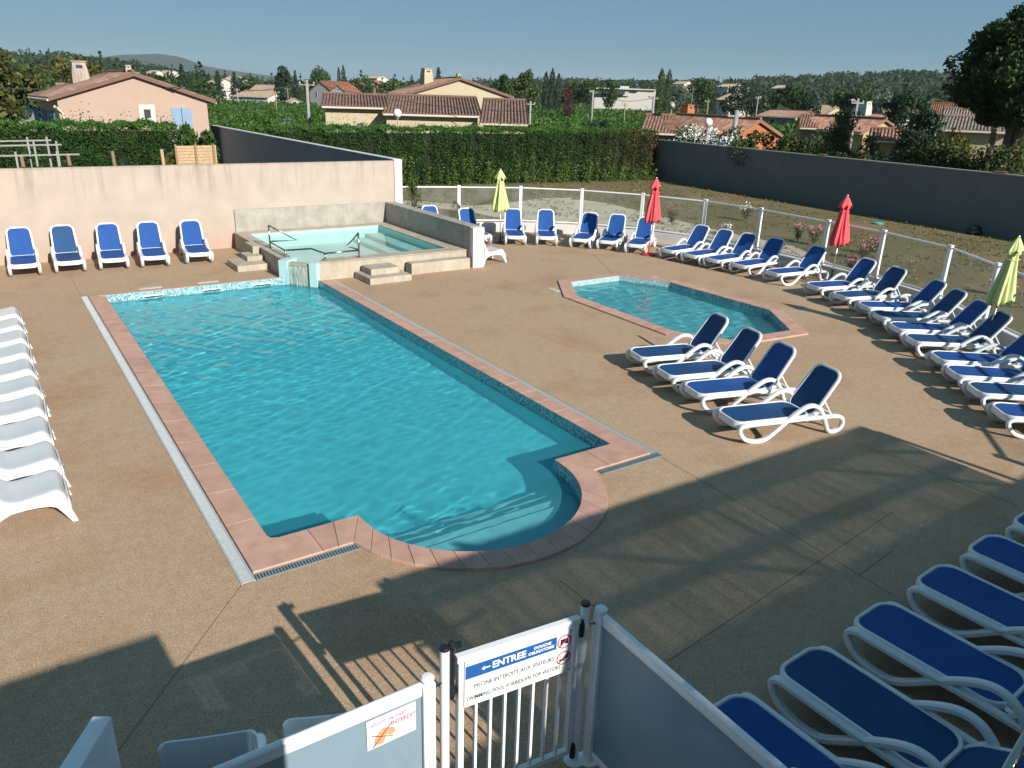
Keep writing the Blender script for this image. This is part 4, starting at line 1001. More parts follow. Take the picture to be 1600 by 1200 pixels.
for t_ in (0, glen):
    m = MB(); q = gp(t_, 0); m.lathe([(0, 0), (.034, 0), (.034, GH), (0, GH)], (q.x, q.y, 0), 20); po = m.build('post', 'white_metal', gt, auto=40)
    MB().lathe([(0, 0), (.036, 0), (.037, .014), (.033, .022), (0, .024)], (q.x, q.y, GH-.002), 20).build('post_cap', 'black', po, auto=40)
    MB().lathe([(0, 0), (.085, 0), (.085, .012), (.045, .02), (0, .02)], (q.x, q.y, 0), 24).build('flange', 'white_metal', po, auto=40)
x0, x1 = .115, glen-.075
zt, zb = 1.385, .13
MB().bar(gp(x0-.03, zt), gp(x1+.03, zt), .055, .05, .004).build('top_rail', 'white_metal', gt)
MB().bar(gp(x0, zb), gp(x1, zb), .045, .05, .004).build('bottom_rail', 'white_metal', gt)
for t_ in (x0, x1): MB().bar(gp(t_, zb-.02), gp(t_, zt-.026), .045, .05, .004).build('stile', 'white_metal', gt)
nb = 7
for i in range(nb):
    t_ = x0+.005+(x1-x0)*(i+1)/(nb+1)
    MB().bar(gp(t_, zb+.02), gp(t_, zt-.026), .022, .030, .003).build('bar', 'white_metal', gt)
m = MB(); q = gp(.052, 0, .0); m.lathe([(0, 1.06), (.018, 1.06), (.026, 1.09), (.026, 1.15), (.020, 1.16), (.020, 1.46), (.027, 1.47), (.027, 1.52), (.018, 1.545), (0, 1.55)], (q.x, q.y, 0), 16); m.box((q.x+ge.x*.04, q.y+ge.y*.04, 1.50), (.06, .03, .035), math.atan2(ge.y, ge.x)); m.box((q.x+ge.x*.04, q.y+ge.y*.04, 1.12), (.07, .03, .035), math.atan2(ge.y, ge.x))
m.build('hinge_closer', 'black', gt, auto=40)
for z in (1.30, .12):
    m = MB(); q = gp(glen-.035, z, .02); m.lathe([(0, -.06), (.022, -.055), (.026, 0), (.024, .05), (.012, .085), (0, .09)], tuple(q), 14); m.build('latch' if z > 1 else 'hinge', 'black', gt, auto=40)
# entrance sign on the gate
sg = empty('entrance_sign', tuple(gp(.6, 1.15)), 'white entrance sign with blue band hung on the pool gate', 'sign')
SX0, SX1, SZ0, SZ1 = .135, 1.005, .975, 1.366
so2 = .032
def spanel(x0_, x1_, z0_, z1_, o0, o1): 
    m = MB(); vs = []
    for o in (o0, o1): vs += [gp(x0_, z0_, o), gp(x1_, z0_, o), gp(x1_, z1_, o), gp(x0_, z1_, o)]
    return m.add(vs, [(0, 1, 2, 3), (4, 5, 6, 7), (0, 1, 5, 4), (1, 2, 6, 5), (2, 3, 7, 6), (3, 0, 4, 7)])
spanel(SX0, SX1, SZ0, SZ1, so2, so2+.006).build('panel', 'signwhite', sg)
spanel(SX0+.004, SX0+.735, 1.215, 1.325, so2+.006, so2+.0072).build('blue_band', 'signblue', sg)
def put_text(body, cx, cz, size, mat, nm, parent, o, bold=0.0, sx=1.0, frame=None, rot=0.0):
    fr = frame or gp; vs, fs = text_mesh(body, size, bold, sx); m = MB(); c, s = math.cos(rot), math.sin(rot)
    m.add([fr(cx+x*c-y*s, cz+x*s+y*c, o) for x, y in vs], fs); return m.build(nm, mat, parent)
O = so2+.0085
put_text('ENTREE', SX0+.345, 1.268, .078, 'signwhite', 'lettering', sg, O, .0022)
put_text('DOUCHE', SX0+.615, 1.290, .034, 'signwhite', 'lettering', sg, O, .0012)
put_text('OBLIGATOIRE', SX0+.605, 1.252, .034, 'signwhite', 'lettering', sg, O, .0012)
put_text('PISCINE INTERDITE AUX VISITEURS', SX0+.395, 1.135, .050, 'signblack', 'lettering', sg, O, .0004, .83)
put_text('SWIMMING POOL FORBIDDEN FOR VISITORS', SX0+.395, 1.040, .050, 'signblack', 'lettering', sg, O, .0004, .755)
ar = MB(); ar.add([gp(x, z, O) for x, z in ((SX0+.125, 1.268), (SX0+.152, 1.288), (SX0+.148, 1.273), (SX0+.195, 1.273), (SX0+.195, 1.263), (SX0+.148, 1.263), (SX0+.152, 1.248))], [tuple(range(7))]); ar.build('arrow', 'signwhite', sg)
def ban(cx, cz, r, shapes):
    m = MB(); nn_ = 32
    for i in range(nn_):
        a, b = 2*math.pi*i/nn_, 2*math.pi*(i+1)/nn_
        m.quad(*[gp(cx+rr*math.cos(t), cz+rr*math.sin(t), O) for rr, t in ((r, a), (r, b), (r*.84, b), (r*.84, a))])
    c, s = math.cos(R(45)), math.sin(R(45)); w_ = r*.08
    m.add([gp(cx+x*c-y*s, cz+x*s+y*c, O+.0012) for x, y in ((-r*.9, -w_), (r*.9, -w_), (r*.9, w_), (-r*.9, w_))], [(0, 1, 2, 3)])
    m.build('ban_ring', 'signred', sg)
    for sh in shapes:
        MB().add([gp(cx+x*r, cz+y*r, O) for x, y in sh], [tuple(range(len(sh)))]).build('pictogram', 'signblack', sg)
ban(SX0+.800, 1.262, .060, [[(-.5, .42), (.5, .42), (.58, -.38), (.12, -.38), (0, .0), (-.12, -.38), (-.58, -.38)]])
ban(SX0+.800, 1.115, .060, [[(-.68, -.28), (-.5, -.38), (.55, -.1), (.68, .1), (.6, .42), (.35, .35), (.2, .12), (-.3, -.08), (-.62, -.12)], [(-.35, -.45), (.3, -.35), (.1, -.25), (-.3, -.36)]])
for x, z in ((SX0+.02, SZ0+.02), (SX1-.02, SZ0+.02), (SX1-.02, SZ1-.02), (SX0+.02, SZ1-.02)):
    m = MB(); q = gp(x, z, O); m.box(q, (.008, .004, .008)); m.build('screw', 'steel', sg)
# frosted barrier panels either side
def barrier(a, b, h, label, post_at=('a',)):
    a, b = Vector(a), Vector(b); e = (b-a).normalized(); ang = math.atan2(e.y, e.x)
    t = empty('frosted_barrier', tuple((a+b)/2), label, 'barrier', 'frosted glass barriers beside the gate')
    n_ = max(1, round((b-a).length/1.75)); L = (b-a).length/n_
    for i in range(n_+1):
        p = a+e*L*i
        m = MB(); m.lathe([(0, 0), (.036, 0), (.036, h+.02), (.046, h+.022), (.048, h+.04), (.036, h+.052), (0, h+.056)], (p.x, p.y, 0), 20)
        for s in (-1, 1): m.box((p.x+e.x*s*.03, p.y+e.y*s*.03, h/2), (.03, .066, h), ang, .004)
        po = m.build('post', 'white_metal', t, auto=35)
        MB().lathe([(0, 0), (.085, 0), (.085, .012), (.045, .02), (0, .02)], (p.x, p.y, 0), 24).build('flange', 'white_metal', po, auto=40)
        if i < n_:
            p1, p2 = p+e*.05, p+e*(L-.05)
            m = MB(); up = Vector((0, 0, 1)); m.bar(p1+up*(h-.05), p2+up*(h-.05), .045, .06, .006); m.tube([p1+up*(h-.005), p2+up*(h-.005)], .027, 12); m.build('top_rail', 'white_metal', t, auto=40)
            m = MB(); m.bar(p1+up*.10, p2+up*.10, .045, .05, .006); m.build('bottom_rail', 'white_metal', t)
            m = MB(); m.bar(p1+up*(.125+h-.08)/2, p2+up*(.125+h-.08)/2, .010, h-.08-.125); m.build('frosted_pane', 'frost', t)
    return t
BH = 1.33
barrier((1.895, 3.645, 0), (-3.4, 3.69, 0), BH, 'frosted glass barrier left of the gate, carrying the small paper sign')
barrier((3.275, 3.51, 0), (3.19, -1.7, 0), BH+.09, 'frosted glass barrier running from the gate toward the viewer on the right')
m = MB()
for q, z in ((Vector((1.97, 3.67, 0)), 1.24), (Vector((1.97, 3.67, 0)), .35)): m.bar(q+Vector((-.05, -.01, z)), q+Vector((.05, .01, z)), .012, .012)
o = m.build('gate_bracket', 'steel', gt)
m = MB(); m.bar((3.19, 3.56, 1.33), (3.26, 3.52, 1.33), .014, .014); m.build('gate_bracket', 'steel', gt)
# paper sign
ps = empty('paper_sign', (1.6, 3.62, 1.1), 'small white paper sign with pink lettering and crossed-out orange shorts', 'sign')
pp = lambda x, z, o=0.0: Vector((1.80+x, 3.650-.0126-o, z))
vs = [pp(x, z, o) for o in (.0, .002) for x, z in ((-.35, .985), (0.0, .985), (0.0, 1.225), (-.35, 1.225))]
MB().add(vs, [(0, 1, 2, 3), (4, 5, 6, 7), (0, 1, 5, 4), (1, 2, 6, 5), (2, 3, 7, 6), (3, 0, 4, 7)]).build('sheet', 'paper', ps)
put_text('short de bain', -.195, 1.180, .050, 'pink', 'lettering', ps, .004, .0016, .95, pp)
put_text('INTERDIT', -.090, 1.128, .046, 'pinkred', 'lettering', ps, .004, .0016, .90, pp)
sh_ = [(-.27, 1.10), (-.235, 1.122), (-.20, 1.115), (-.165, 1.095), (-.145, 1.055), (-.185, 1.035), (-.21, 1.060), (-.225, 1.030), (-.235, 1.000), (-.305, 1.000), (-.30, 1.055)]
MB().add([pp(x, z, .004) for x, z in sh_], [tuple(range(len(sh_)))]).build('shorts', 'orange', ps)
m = MB(); m.bar(pp(-.315, .995, .006), pp(-.175, 1.145, .006), .002, .004); m.bar(pp(-.32, 1.095, .006), pp(-.17, 1.025, .006), .002, .004); m.build('cross', 'signblack', ps)

# ------------------------------------------------------------------ the terrace behind the viewer that shades the deck
tb = empty('terrace_building', (4, -8, 0), 'terrace building behind the viewer with a slatted sun canopy', 'building')
MB().box((-3.6, -6.2, 1.7), (9.6, 12.9, 3.3)).build('terrace', 'pinkwall', tb)
MB().box((7.9, -7.2, 1.7), (12.4, 9.2, 3.3)).build('wall', 'pinkwall', tb)
CZ = 3.2
cl, cr = Vector((3.32, .14, CZ)), Vector((12.02, -.02, CZ))
m = MB(); x = cl.x; rs_ = random.Random(3)
while x < cr.x:
    wd = rs_.uniform(.0095, .0105); yf = cl.y+(cr.y-cl.y)*(x-cl.x)/(cr.x-cl.x)
    m.box((x, (yf-2.6)/2, CZ+.03+rs_.uniform(-.004, .004)), (wd, yf+2.6, .012)); x += wd+rs_.uniform(.0026, .0036)*(1+.10*math.sin(x*7.1)+.10*math.sin(x*23.3+1))
m.build('reed_roof', 'oldwood', tb)
for dy, wd in ((-.06, .12), (-.42, .07), (-1.5, .07)): MB().bar(cl+Vector((0, dy, -.04)), cr+Vector((0, dy, -.04)), wd, .12).build('beam', 'white_metal', tb)
for t_ in (.0, .5, 1.0):
    p = cl+(cr-cl)*t_; MB().bar((p.x, p.y-.06, 0), (p.x, p.y-.06, CZ-.1), .09, .09).build('post', 'white_metal', tb)
MB().bar((4.6, .40, CZ-.05), (8.2, -2.6, CZ-.05), .05, .06).build('brace', 'white_metal', tb)
MB().bar((9.4, .05, CZ-.05), (11.9, -2.2, CZ-.05), .05, .06).build('brace', 'white_metal', tb)
MB().bar((10.4, 0, CZ-.05), (11.95, -1.0, CZ-.05), .05, .06).build('brace', 'white_metal', tb)
rl = empty('terrace_railing', (G(1560, 1228, 2.3).x, G(1560, 1228, 2.3).y, 0), 'stainless tube railing end at the bottom right corner', 'railing')
a, b = G(1560, 1228, 2.3), G(1640, 1085, 2.3)
m = MB(); m.tube([a, b], .021, 14); m.build('handrail', 'steel', rl, smooth=True)
dv = (b-a).normalized()
m = MB(); q = a-dv*.10; m.tube([q, a+dv*.01], .021, 14); m.tube([q, Vector((q.x, q.y, 0))], .021, 12); m.build('post', 'steel', rl, smooth=True)

# ------------------------------------------------------------------ houses
def house(name, label, L, Rr, depth, ze, zr, gable, wall, roof, cat='house', over=.45, z0=0, thing=None, eave_back=None, group=None, gutter=True):
    """L, Rr: plan points of the front line seen from the terrace, left and right; depth goes away from it"""
    L, Rr = Vector(L), Vector(Rr); e = (Rr-L).normalized(); nrm = Vector((-e.y, e.x)); w_ = (Rr-L).length
    if nrm.dot((L+Rr)/2) < 0: nrm = -nrm
    c = (L+Rr)/2+nrm*depth/2
    t = thing or empty(name, (c.x, c.y, z0), label, cat, group)
    P = lambda s, d, z: Vector((L.x+e.x*s+nrm.x*d, L.y+e.y*s+nrm.y*d, z))
    m = MB(); q = [(0, 0), (w_, 0), (w_, depth), (0, depth)]
    if gable:
        pent = [(0, z0), (w_, z0), (w_, ze), (w_/2, zr), (0, ze)]
        m.add([P(s, d, z) for d in (0, depth) for s, z in pent], [(0, 1, 2, 3, 4), (5, 9, 8, 7, 6)]+[(i, (i+1) % 5, 5+(i+1) % 5, 5+i) for i in range(5)])
    else:
        pent = [(0, z0), (depth, z0), (depth, ze), (depth/2, zr), (0, ze)]
        m.add([P(s, d, z) for s in (0, w_) for d, z in pent], [(0, 1, 2, 3, 4), (5, 9, 8, 7, 6)]+[(i, (i+1) % 5, 5+(i+1) % 5, 5+i) for i in range(5)])
    m.build('wall', wall, t)
    # roof: two thick corrugated slopes with real uv in metres
    me = bpy.data.meshes.new('roof'); bm = bmesh.new(); uvl = bm.loops.layers.uv.new('UVMap')
    half = (w_ if gable else depth)/2; ln = depth if gable else w_; sl_ = (zr-ze)/half; th = .16
    for sgn in (-1, 1):
        du = .12; k = max(2, int((ln+2*over*.6)/du)); k = min(k, 170); cols = []
        for i in range(k+1):
            a_ = -over*.6+(ln+2*over*.6)*i/k; rz_ = .045*(1 if i % 2 else -1) if k < 170 else 0; row = []
            for j, f in enumerate((0, 1)):
                r_ = f*(half+over); z = zr-r_*sl_+.10+rz_
                s_, d_ = ((half+sgn*r_, a_) if gable else (a_, half+sgn*r_)); row.append((bm.verts.new(P(s_, d_, z)), bm.verts.new(P(s_, d_, z-th)), a_, r_/math.cos(math.atan(sl_))))
            cols.append(row)
        for i in range(k):
            (A, B_), (C, D) = cols[i], cols[i+1]
            for vs_, top in (((A, B_, D, C), 0), ((A, C, D, B_), 1)):
                f = bm.faces.new([q_[top] for q_ in vs_])
                for lp, q_ in zip(f.loops, vs_): lp[uvl].uv = (q_[2], q_[3])
            for X_, Y_ in ((B_, D), (C, A)): bm.faces.new((X_[0], Y_[0], Y_[1], X_[1]))
        for row in (cols[0], cols[-1]): bm.faces.new((row[0][0], row[1][0], row[1][1], row[0][1]))
    bmesh.ops.recalc_face_normals(bm, faces=bm.faces); off = Vector(t.location)
    for v_ in bm.verts: v_.co -= off
    bm.to_mesh(me); bm.free(); me.materials.append(MT[roof]); ro = bpy.data.objects.new('roof', me); COL.objects.link(ro); ro.parent = t
    m = MB()
    if gable: m.tube([P(w_/2, -over*.6, zr+.13), P(w_/2, depth+over*.6, zr+.13)], .11, 8)
    else: m.tube([P(-over*.6, depth/2, zr+.13), P(w_+over*.6, depth/2, zr+.13)], .11, 8)
    m.build('ridge_tiles', roof, ro)
    if gutter:
        m = MB(); zz = ze-over*sl_-.05
        for l_ in ([(-over, -.2, -over, depth+.2), (w_+over, -.2, w_+over, depth+.2)] if gable else [(-.2, -over-.03, w_+.2, -over-.03)]):
            m = MB(); m.tube([P(l_[0], l_[1], zz), P(l_[2], l_[3], zz)], .07, 6); m.build('gutter', 'gutter', t)
    def window(s, z, ww, hh, kind='shutter', face='front', mat=None):
        Q = (lambda a_, o, zz: P(a_, -o, zz)) if face == 'front' else ((lambda a_, o, zz: P(-o, a_, zz)) if face == 'left' else (lambda a_, o, zz: P(w_+o, a_, zz)))
        def blk(a0, a1, z0_, z1_, o0, o1):
            mm = MB(); vs_ = []
            for o in (o0, o1): vs_ += [Q(a0, o, z0_), Q(a1, o, z0_), Q(a1, o, z1_), Q(a0, o, z1_)]
            return mm.add(vs_, [(0, 1, 2, 3), (4, 5, 6, 7), (0, 1, 5, 4), (1, 2, 6, 5), (2, 3, 7, 6), (3, 0, 4, 7)])
        if kind == 'shutter':
            s1_ = blk(s-ww/2, s+ww/2, z-hh/2, z+hh/2, -.02, .06).build('shutter', mat or 'shutter', t)
            blk(s-.02, s+.02, z-hh/2, z+hh/2, .058, .063).build('shutter_gap', 'win', s1_)
        elif kind == 'open':
            f_ = blk(s-ww/2, s+ww/2, z-hh/2, z+hh/2, -.02, .04).build('window', 'h_white', t); blk(s-ww/2+.08, s+ww/2-.08, z-hh/2+.08, z+hh/2-.08, .038, .045).build('pane', 'win', f_)
            for k_ in (-1, 1): blk(s+k_*ww*.75-ww*.22, s+k_*ww*.75+ww*.22, z-hh/2, z+hh/2, .0, .06).build('shutter', mat or 'shutter', t)
        elif kind == 'door':
            f_ = blk(s-ww/2, s+ww/2, z-hh/2, z+hh/2, -.02, .06).build('door', mat or 'h_white', t)
        else:
            f_ = blk(s-ww/2, s+ww/2, z-hh/2, z+hh/2, -.02, .05).build('window', 'h_white', t); e_ = min(.30*ww, .16 if kind == 'win' else .45)
            blk(s-ww/2+e_, s+ww/2-e_, z-hh/2+min(e_, .3*hh), z+hh/2-min(e_, .3*hh), .048, .056).build('pane', 'win', f_)
    def chimney(s, d, z, h=1.0, w__=.55, mat=None):
        m = MB(); b_ = P(s, d, z); 
        m.rings([[Vector((b_.x+sx*w__*k/2, b_.y+sy*w__*k/2, b_.z+zz)) for sx, sy in ((-1, -1), (1, -1), (1, 1), (-1, 1))] for zz, k in ((-.6, 1.1), (h*.5, 1.0), (h, .78))])
        ch = m.build('chimney', mat or wall, ro)
        m = MB(); m.box((b_.x, b_.y, b_.z+h+.03), (w__*.95, w__*.95, .06)); m.build('chimney_cap', mat or wall, ch)
        m = MB(); m.box((b_.x, b_.y-w__*.42, b_.z+h*.78), (w__*.4, .06, h*.16)); m.build('chimney_vent', 'win', ch)
    return t, P, window, chimney, w_
# pink house on the left
t, P, win, chim, w_ = house('pink_house', 'pink rendered house with terracotta roof behind the hedge on the left', AZ(88, 49.6), AZ(322, 51.6), 5.2, ZV(205, 152.5, 51), ZV(206, 116, 51), True, 'h_pink', 'roof_brown')
win(w_*.565, ZV(222, 177, 51), .88, .98, 'frame'); win(w_*.805, ZV(277, 186, 52), 1.1, 1.3, 'shutter')
for d_ in (2.0, 4.2, 6.3): win(d_, 2.6, 1.5, 1.7, 'shutter', 'left', 'shutter_dk')
chim(w_*.27, 4.0, 4.9, 1.15, .85, 'pinkwall'); chim(w_*.5, .7, 5.62, .26, .3, 'pinkwall')
q = P(.15, -.10, 0); m = MB(); m.tube([P(-.25, -.25, 3.75), P(-.1, -.2, 3.65), P(.15, -.1, 3.4), P(.15, -.1, .2)], .06, 8); m.build('downpipe', 'gutter', t, smooth=True)
m = MB()
for z in (3.62, 3.42, 4.0): m.tube([P(.3, -.05, z), P(w_*.72, -.05, z+.02)], .018 if z != 3.62 else .03, 5)
# cream house complex
lab = 'cream house with long brown tiled wing and a taller gabled block behind'
t, P, win, chim, w_ = house('cream_house', lab, AZ(507, 63), AZ(602, 63), 11, ZV(550, 166, 63), ZV(600, 151, 69), False, 'h_cream', 'roof_brown', over=.5)
house('cream_house', None, AZ(603, 61), AZ(747, 61), 15, ZV(675, 178, 61), ZV(675, 152.5, 69), False, 'h_cream', 'roof_brown', over=.5, thing=t)
t2, P2, win2, chim2, w2_ = house('cream_house', None, AZ(756, 58.5), AZ(821, 58.5), 18, ZV(790, 192, 58.5), ZV(790, 158, 68), False, 'h_yellow', 'roof_brown', over=.5, thing=t)
t3, P3, win3, chim3, w3_ = house('cream_house', None, AZ(640, 80), AZ(795, 82), 14, ZV(720, 150, 81)+.1, ZV(718, 123, 81), True, 'h_cream', 'roof_brown', over=.5, thing=t)
chim3(w3_*.30, 8, ZV(690, 128, 90), 1.2, 1.0, 'h_cream'); chim3(w3_*.5, .8, ZV(718, 123, 81), .4, .4, 'h_cream')
# orange house
t, P, win, chim, w_ = house('orange_house', 'orange gabled house with wide pinkish tiled roof behind the dark wall', AZ(1012, 60), AZ(1165, 60), 12, ZV(1080, 208, 60), ZV(1100, 184.5, 66), False, 'h_cream', 'roof_pink', over=.6)
house('orange_house', None, AZ(1154, 55), AZ(1226, 57.5), 9, ZV(1190, 211, 56), ZV(1188, 189, 56), True, 'h_orange', 'roof_pink', over=.35, thing=t)
chim(w_*.42, 6.2, 3.85, .8, .8, 'h_orange')
m = MB(); b_ = P(w_*.46, 5.2, 3.8); m.tube([b_, b_+Vector((0, 0, 2.2))], .02, 5); m.build('antenna', 'pole', t)
m = MB(); b_ = P(w_*.24, 5.0, 3.85); m.tube([b_, b_+Vector((0, 0, .5))], .03, 6); ds = m.build('dish_mast', 'pole', t)
m = MB(); dn = Vector((-.35, -.9, .25)).normalized(); ux = dn.orthogonal().normalized(); uy = dn.cross(ux); ctr = b_+Vector((0, 0, .75))
m.rings([[ctr+dn*(.10*(r_/.42)**2)+(ux*math.cos(a)+uy*math.sin(a))*r_ for a in [2*math.pi*j/20 for j in range(20)]] for r_ in (.02, .10, .2, .28)]); m.build('satellite_dish', 'h_white', ds, smooth=True)
# stone bungalow in the distance
t, P, win, chim, w_ = house('stone_bungalow', 'small stone-coloured bungalow with blue shutters across the vineyard', AZ(1188, 178), AZ(1248, 172), 8, 2.5, 3.6, False, 'h_stone', 'roof_brown')
win(w_*.42, 1.15, 1.6, 1.9, 'win'); win(w_*.70, 1.4, 1.1, 1.3, 'open', 'front', 'shutter'); 
for f in (.63, .88): win(w_*f, 1.5, .9, 1.3, 'shutter')
# right-hand houses
t, P, win, chim, w_ = house('tiled_house', 'low house with pink tiled roof and white door behind the loose tree', AZ(1259, 80), AZ(1368, 80), 9, ZV(1310, 200, 80), ZV(1310, 183, 85), False, 'h_stone', 'roof_pink', over=.6)
win(w_*.28, 1.1, 1.3, 2.1, 'door'); win(w_*.7, 1.4, 1.2, 1.2, 'win')
house('tiled_house', None, AZ(1360, 75), AZ(1418, 77.5), 9, ZV(1388, 206, 76), ZV(1388, 188, 76), True, 'h_yellow', 'roof_pink', over=.4, thing=t)
t, P, win, chim, w_ = house('yellow_annex', 'small yellow annex with lean pink roof in front of the yellow gable', AZ(1374, 64), AZ(1424, 64), 5, ZV(1400, 219, 64), ZV(1400, 204, 67), False, 'h_yellow', 'roof_pink', over=.4)
win(w_*.35, 1.0, .9, 1.0, 'win'); win(w_*.75, 1.0, .7, 1.4, 'shutter')
t, P, win, chim, w_ = house('long_bungalow', 'long pale bungalow with brown roof beyond the pink roofs', AZ(1287, 150), AZ(1360, 142), 9, 2.6, 3.7, False, 'h_white', 'roof_brown')
win(w_*.3, 1.4, 1.2, 1.2, 'win'); chim(w_*.45, 3, 3.8, .9, .8, 'h_white'); chim(w_*.63, 3, 3.8, 1.9, 1.6, 'h_white')
t, P, win, chim, w_ = house('red_roofed_house', 'white house with bright red roof left of the big pine', AZ(1460, 116), AZ(1503, 116), 9, ZV(1480, 177, 116), ZV(1480, 163, 120), False, 'h_white', 'roof_red'); win(w_*.5, 2, 1.2, 1.2, 'win')
t, P, win, chim, w_ = house('tan_roofed_house', 'broad house with dusty tan tiled roofs beside the big pine', AZ(1478, 72), AZ(1592, 72), 9, ZV(1530, 203, 72), ZV(1530, 185, 77), False, 'h_cream', 'roof_tan', over=.6)
house('tan_roofed_house', None, AZ(1482, 86), AZ(1572, 86), 9, ZV(1530, 188, 86), ZV(1530, 173, 90), False, 'h_cream', 'roof_tan', over=.5, thing=t)
t, P, win, chim, w_ = house('tan_roofed_house', 'lone tan roof poking out among umbrella pines', AZ(1262, 210), AZ(1296, 206), 8, 3.0, 4.9, False, 'h_cream', 'roof_tan')
t, P, win, chim, w_ = house('small_gabled_house', 'tiny gabled house between the umbrella pines left of the dark tree', AZ(1376, 170), AZ(1390, 168), 7, 3.2, 4.6, True, 'h_cream', 'roof_tan')
# left distance
t, P, win, chim, w_ = house('red_roofed_farmhouse', 'grey stone farmhouse with two red gables beyond the vineyard', AZ(484, 262), AZ(520, 255), 12, 4.3, 7.2, True, 'h_grey', 'roof_red')
house('red_roofed_farmhouse', None, AZ(510, 250), AZ(546, 246), 9, 3.6, 6.2, True, 'h_grey', 'roof_red', thing=t); 
for f in (.3, .6): win(w_*f, 3.4, .9, 1.9, 'win')
t, P, win, chim, w_ = house('low_white_house', 'low white house with tan roof and blue shutters beyond the green vineyard', AZ(366, 238), AZ(418, 230), 9, 2.6, 4.0, False, 'h_white', 'roof_tan')
for f in (.3, .55, .8): win(w_*f, 1.3, .9, 1.1, 'shutter')
t, P, win, chim, w_ = house('pinkish_house', 'pinkish house with tiled roof far behind the cream house', AZ(549, 330), AZ(586, 326), 11, 6.2, 8.6, False, 'h_pink', 'roof_pink')
house('pinkish_house', None, AZ(580, 320), AZ(597, 318), 9, 4.4, 6.0, False, 'h_pink', 'roof_pink', thing=t)
t, P, win, chim, w_ = house('white_cottage', 'white cottage half hidden by the big tree at the far left', AZ(22, 95), AZ(50, 92), 7, 3.1, 4.6, True, 'h_white', 'roof_tan'); win(w_*.55, 2.6, .8, 1.0, 'shutter')
t, P, win, chim, w_ = house('garden_shed', 'tiny white shed by the road in front of dark conifers', AZ(437, 215), AZ(452, 213), 4, 1.9, 2.5, False, 'h_white', 'roof_tan')
for i, (u0, u1, v, d, lb, wm, rm) in enumerate((
        (196, 212, 113, 420, 'pale house just right of the pink roof ridge, on the wooded slope', 'h_white', 'roof_tan'),
        (229, 241, 110, 520, 'white house on the wooded slope left of its brighter neighbour', 'h_white', 'roof_tan'),
        (250, 266, 110, 520, 'bright white house on the wooded slope under the blue ridge', 'h_white', 'roof_tan'),
        (322, 338, 123, 330, 'pale house seen between two conifers right of the pink house', 'h_white', 'roof_tan'),
        (348, 364, 119, 380, 'white-walled house between the pointed conifers', 'h_white', 'roof_tan'),
        (392, 430, 133, 320, 'pale pink house partly behind trees above the low white house', 'h_pink', 'roof_tan'),
        (575, 590, 118, 560, 'white house on the skyline left of the cypress row', 'h_white', 'roof_tan'),
        (1049, 1066, 127, 560, 'white house among trees right of the twin poplars', 'h_white', 'roof_tan'),
        (1119, 1136, 131, 520, 'white house among trees above the umbrella pine', 'h_white', 'roof_tan'),
        (1138, 1147, 130, 530, 'small pale house beside the white one above the umbrella pine', 'h_white', 'roof_pink'),
        (1203, 1222, 133, 480, 'grey-roofed house on the slope above the stone bungalow', 'h_stone', 'roof_tan'),
        (1120, 1136, 146, 250, 'pale shed at the edge of the dark conifer belt', 'h_white', 'roof_tan'))):
    zt = ZV((u0+u1)/2, v, d); x, y = AZ(u0, d); zb = terr(x, y)
    t, P, win, chim, w_ = house('distant_house', lb, AZ(u0, d), AZ(u1, d*.985), 9, zt-1.7, zt, False, wm, rm, z0=zb-1, group='pale houses far off among the trees', gutter=False)
    win(w_*.5, zt-3.0, 1.4, 1.4, 'win')
# modern white building
t = empty('depot_building', (*AZ(975, 330), 0), 'long white flat-roofed building with dark windows beyond the vineyard', 'building')
zt = ZV(975, 138, 330)
def dep(u0, u1, v0, v1, d, nm, mat, dep_=10, par=None):
    a, b = Vector((*AZ(u0, d), 0)), Vector((*AZ(u1, d), 0)); e = (b-a).normalized(); n_ = Vector((-e.y, e.x, 0)); n_ = n_ if n_.dot(a) > 0 else -n_
    z1, z0 = ZV((u0+u1)/2, v0, d), (ZV((u0+u1)/2, v1, d) if v1 else -1)
    return MB().bar(a+n_*dep_/2+Vector((0, 0, (z0+z1)/2)), b+n_*dep_/2+Vector((0, 0, (z0+z1)/2)), dep_, z1-z0).build(nm, mat, par or t)
wl_ = dep(929, 1024, 139, None, 332, 'wall', 'h_white'); dep(926, 1000, 137.5, 139.5, 330, 'flat_roof', 'h_white', 13); dep(931, 976, 141, 147, 330, 'window_band', 'win', .5, wl_); dep(968, 982, 134.5, 150, 331, 'stair_block', 'h_white', 8)
dep(990, 1024, 139, 141, 331, 'flat_roof', 'h_cream', 12)

# ------------------------------------------------------------------ poles, lamps, wires
def pole(u, v, d, label, r=.14, lean=(0, 0), arm=None, kind='concrete', grp='utility poles'):
    x, y = AZ(u, d, v); zt = ZV(u, v, d); z0 = terr(x, y) if d > 300 else -.3
    t = empty('utility_pole', (x, y, z0), label, 'pole', grp)
    m = MB(); m.tube([(x, y, z0), (x+lean[0], y+lean[1], zt)], [r*1.25, r], 8); m.build('shaft', 'polec' if kind == 'concrete' else 'oldwood', t, smooth=True)
    m = MB(); m.bar((x-.55+lean[0], y+.2+lean[1], zt-.35), (x+.55+lean[0], y-.2+lean[1], zt-.35), .08, .1); m.build('cross_arm', 'polec' if kind == 'concrete' else 'oldwood', t)
    m = MB()
    for s in (-.5, 0, .5): m.lathe([(0, 0), (.05, 0), (.06, .08), (.04, .16), (0, .18)], (x+s+lean[0], y-s*.36+lean[1], zt-.3), 8)
    m.build('insulator', 'h_white', t)
    if arm:
        m = MB(); m.tube([(x, y, zt-.3), (x+arm[0], y+arm[1], zt-.1)], .05, 6); m.box((x+arm[0], y+arm[1], zt-.12), (.5, .3, .14)); m.build('lamp_arm', 'polec', t)
    return Vector((x+lean[0], y+lean[1], zt-.15))
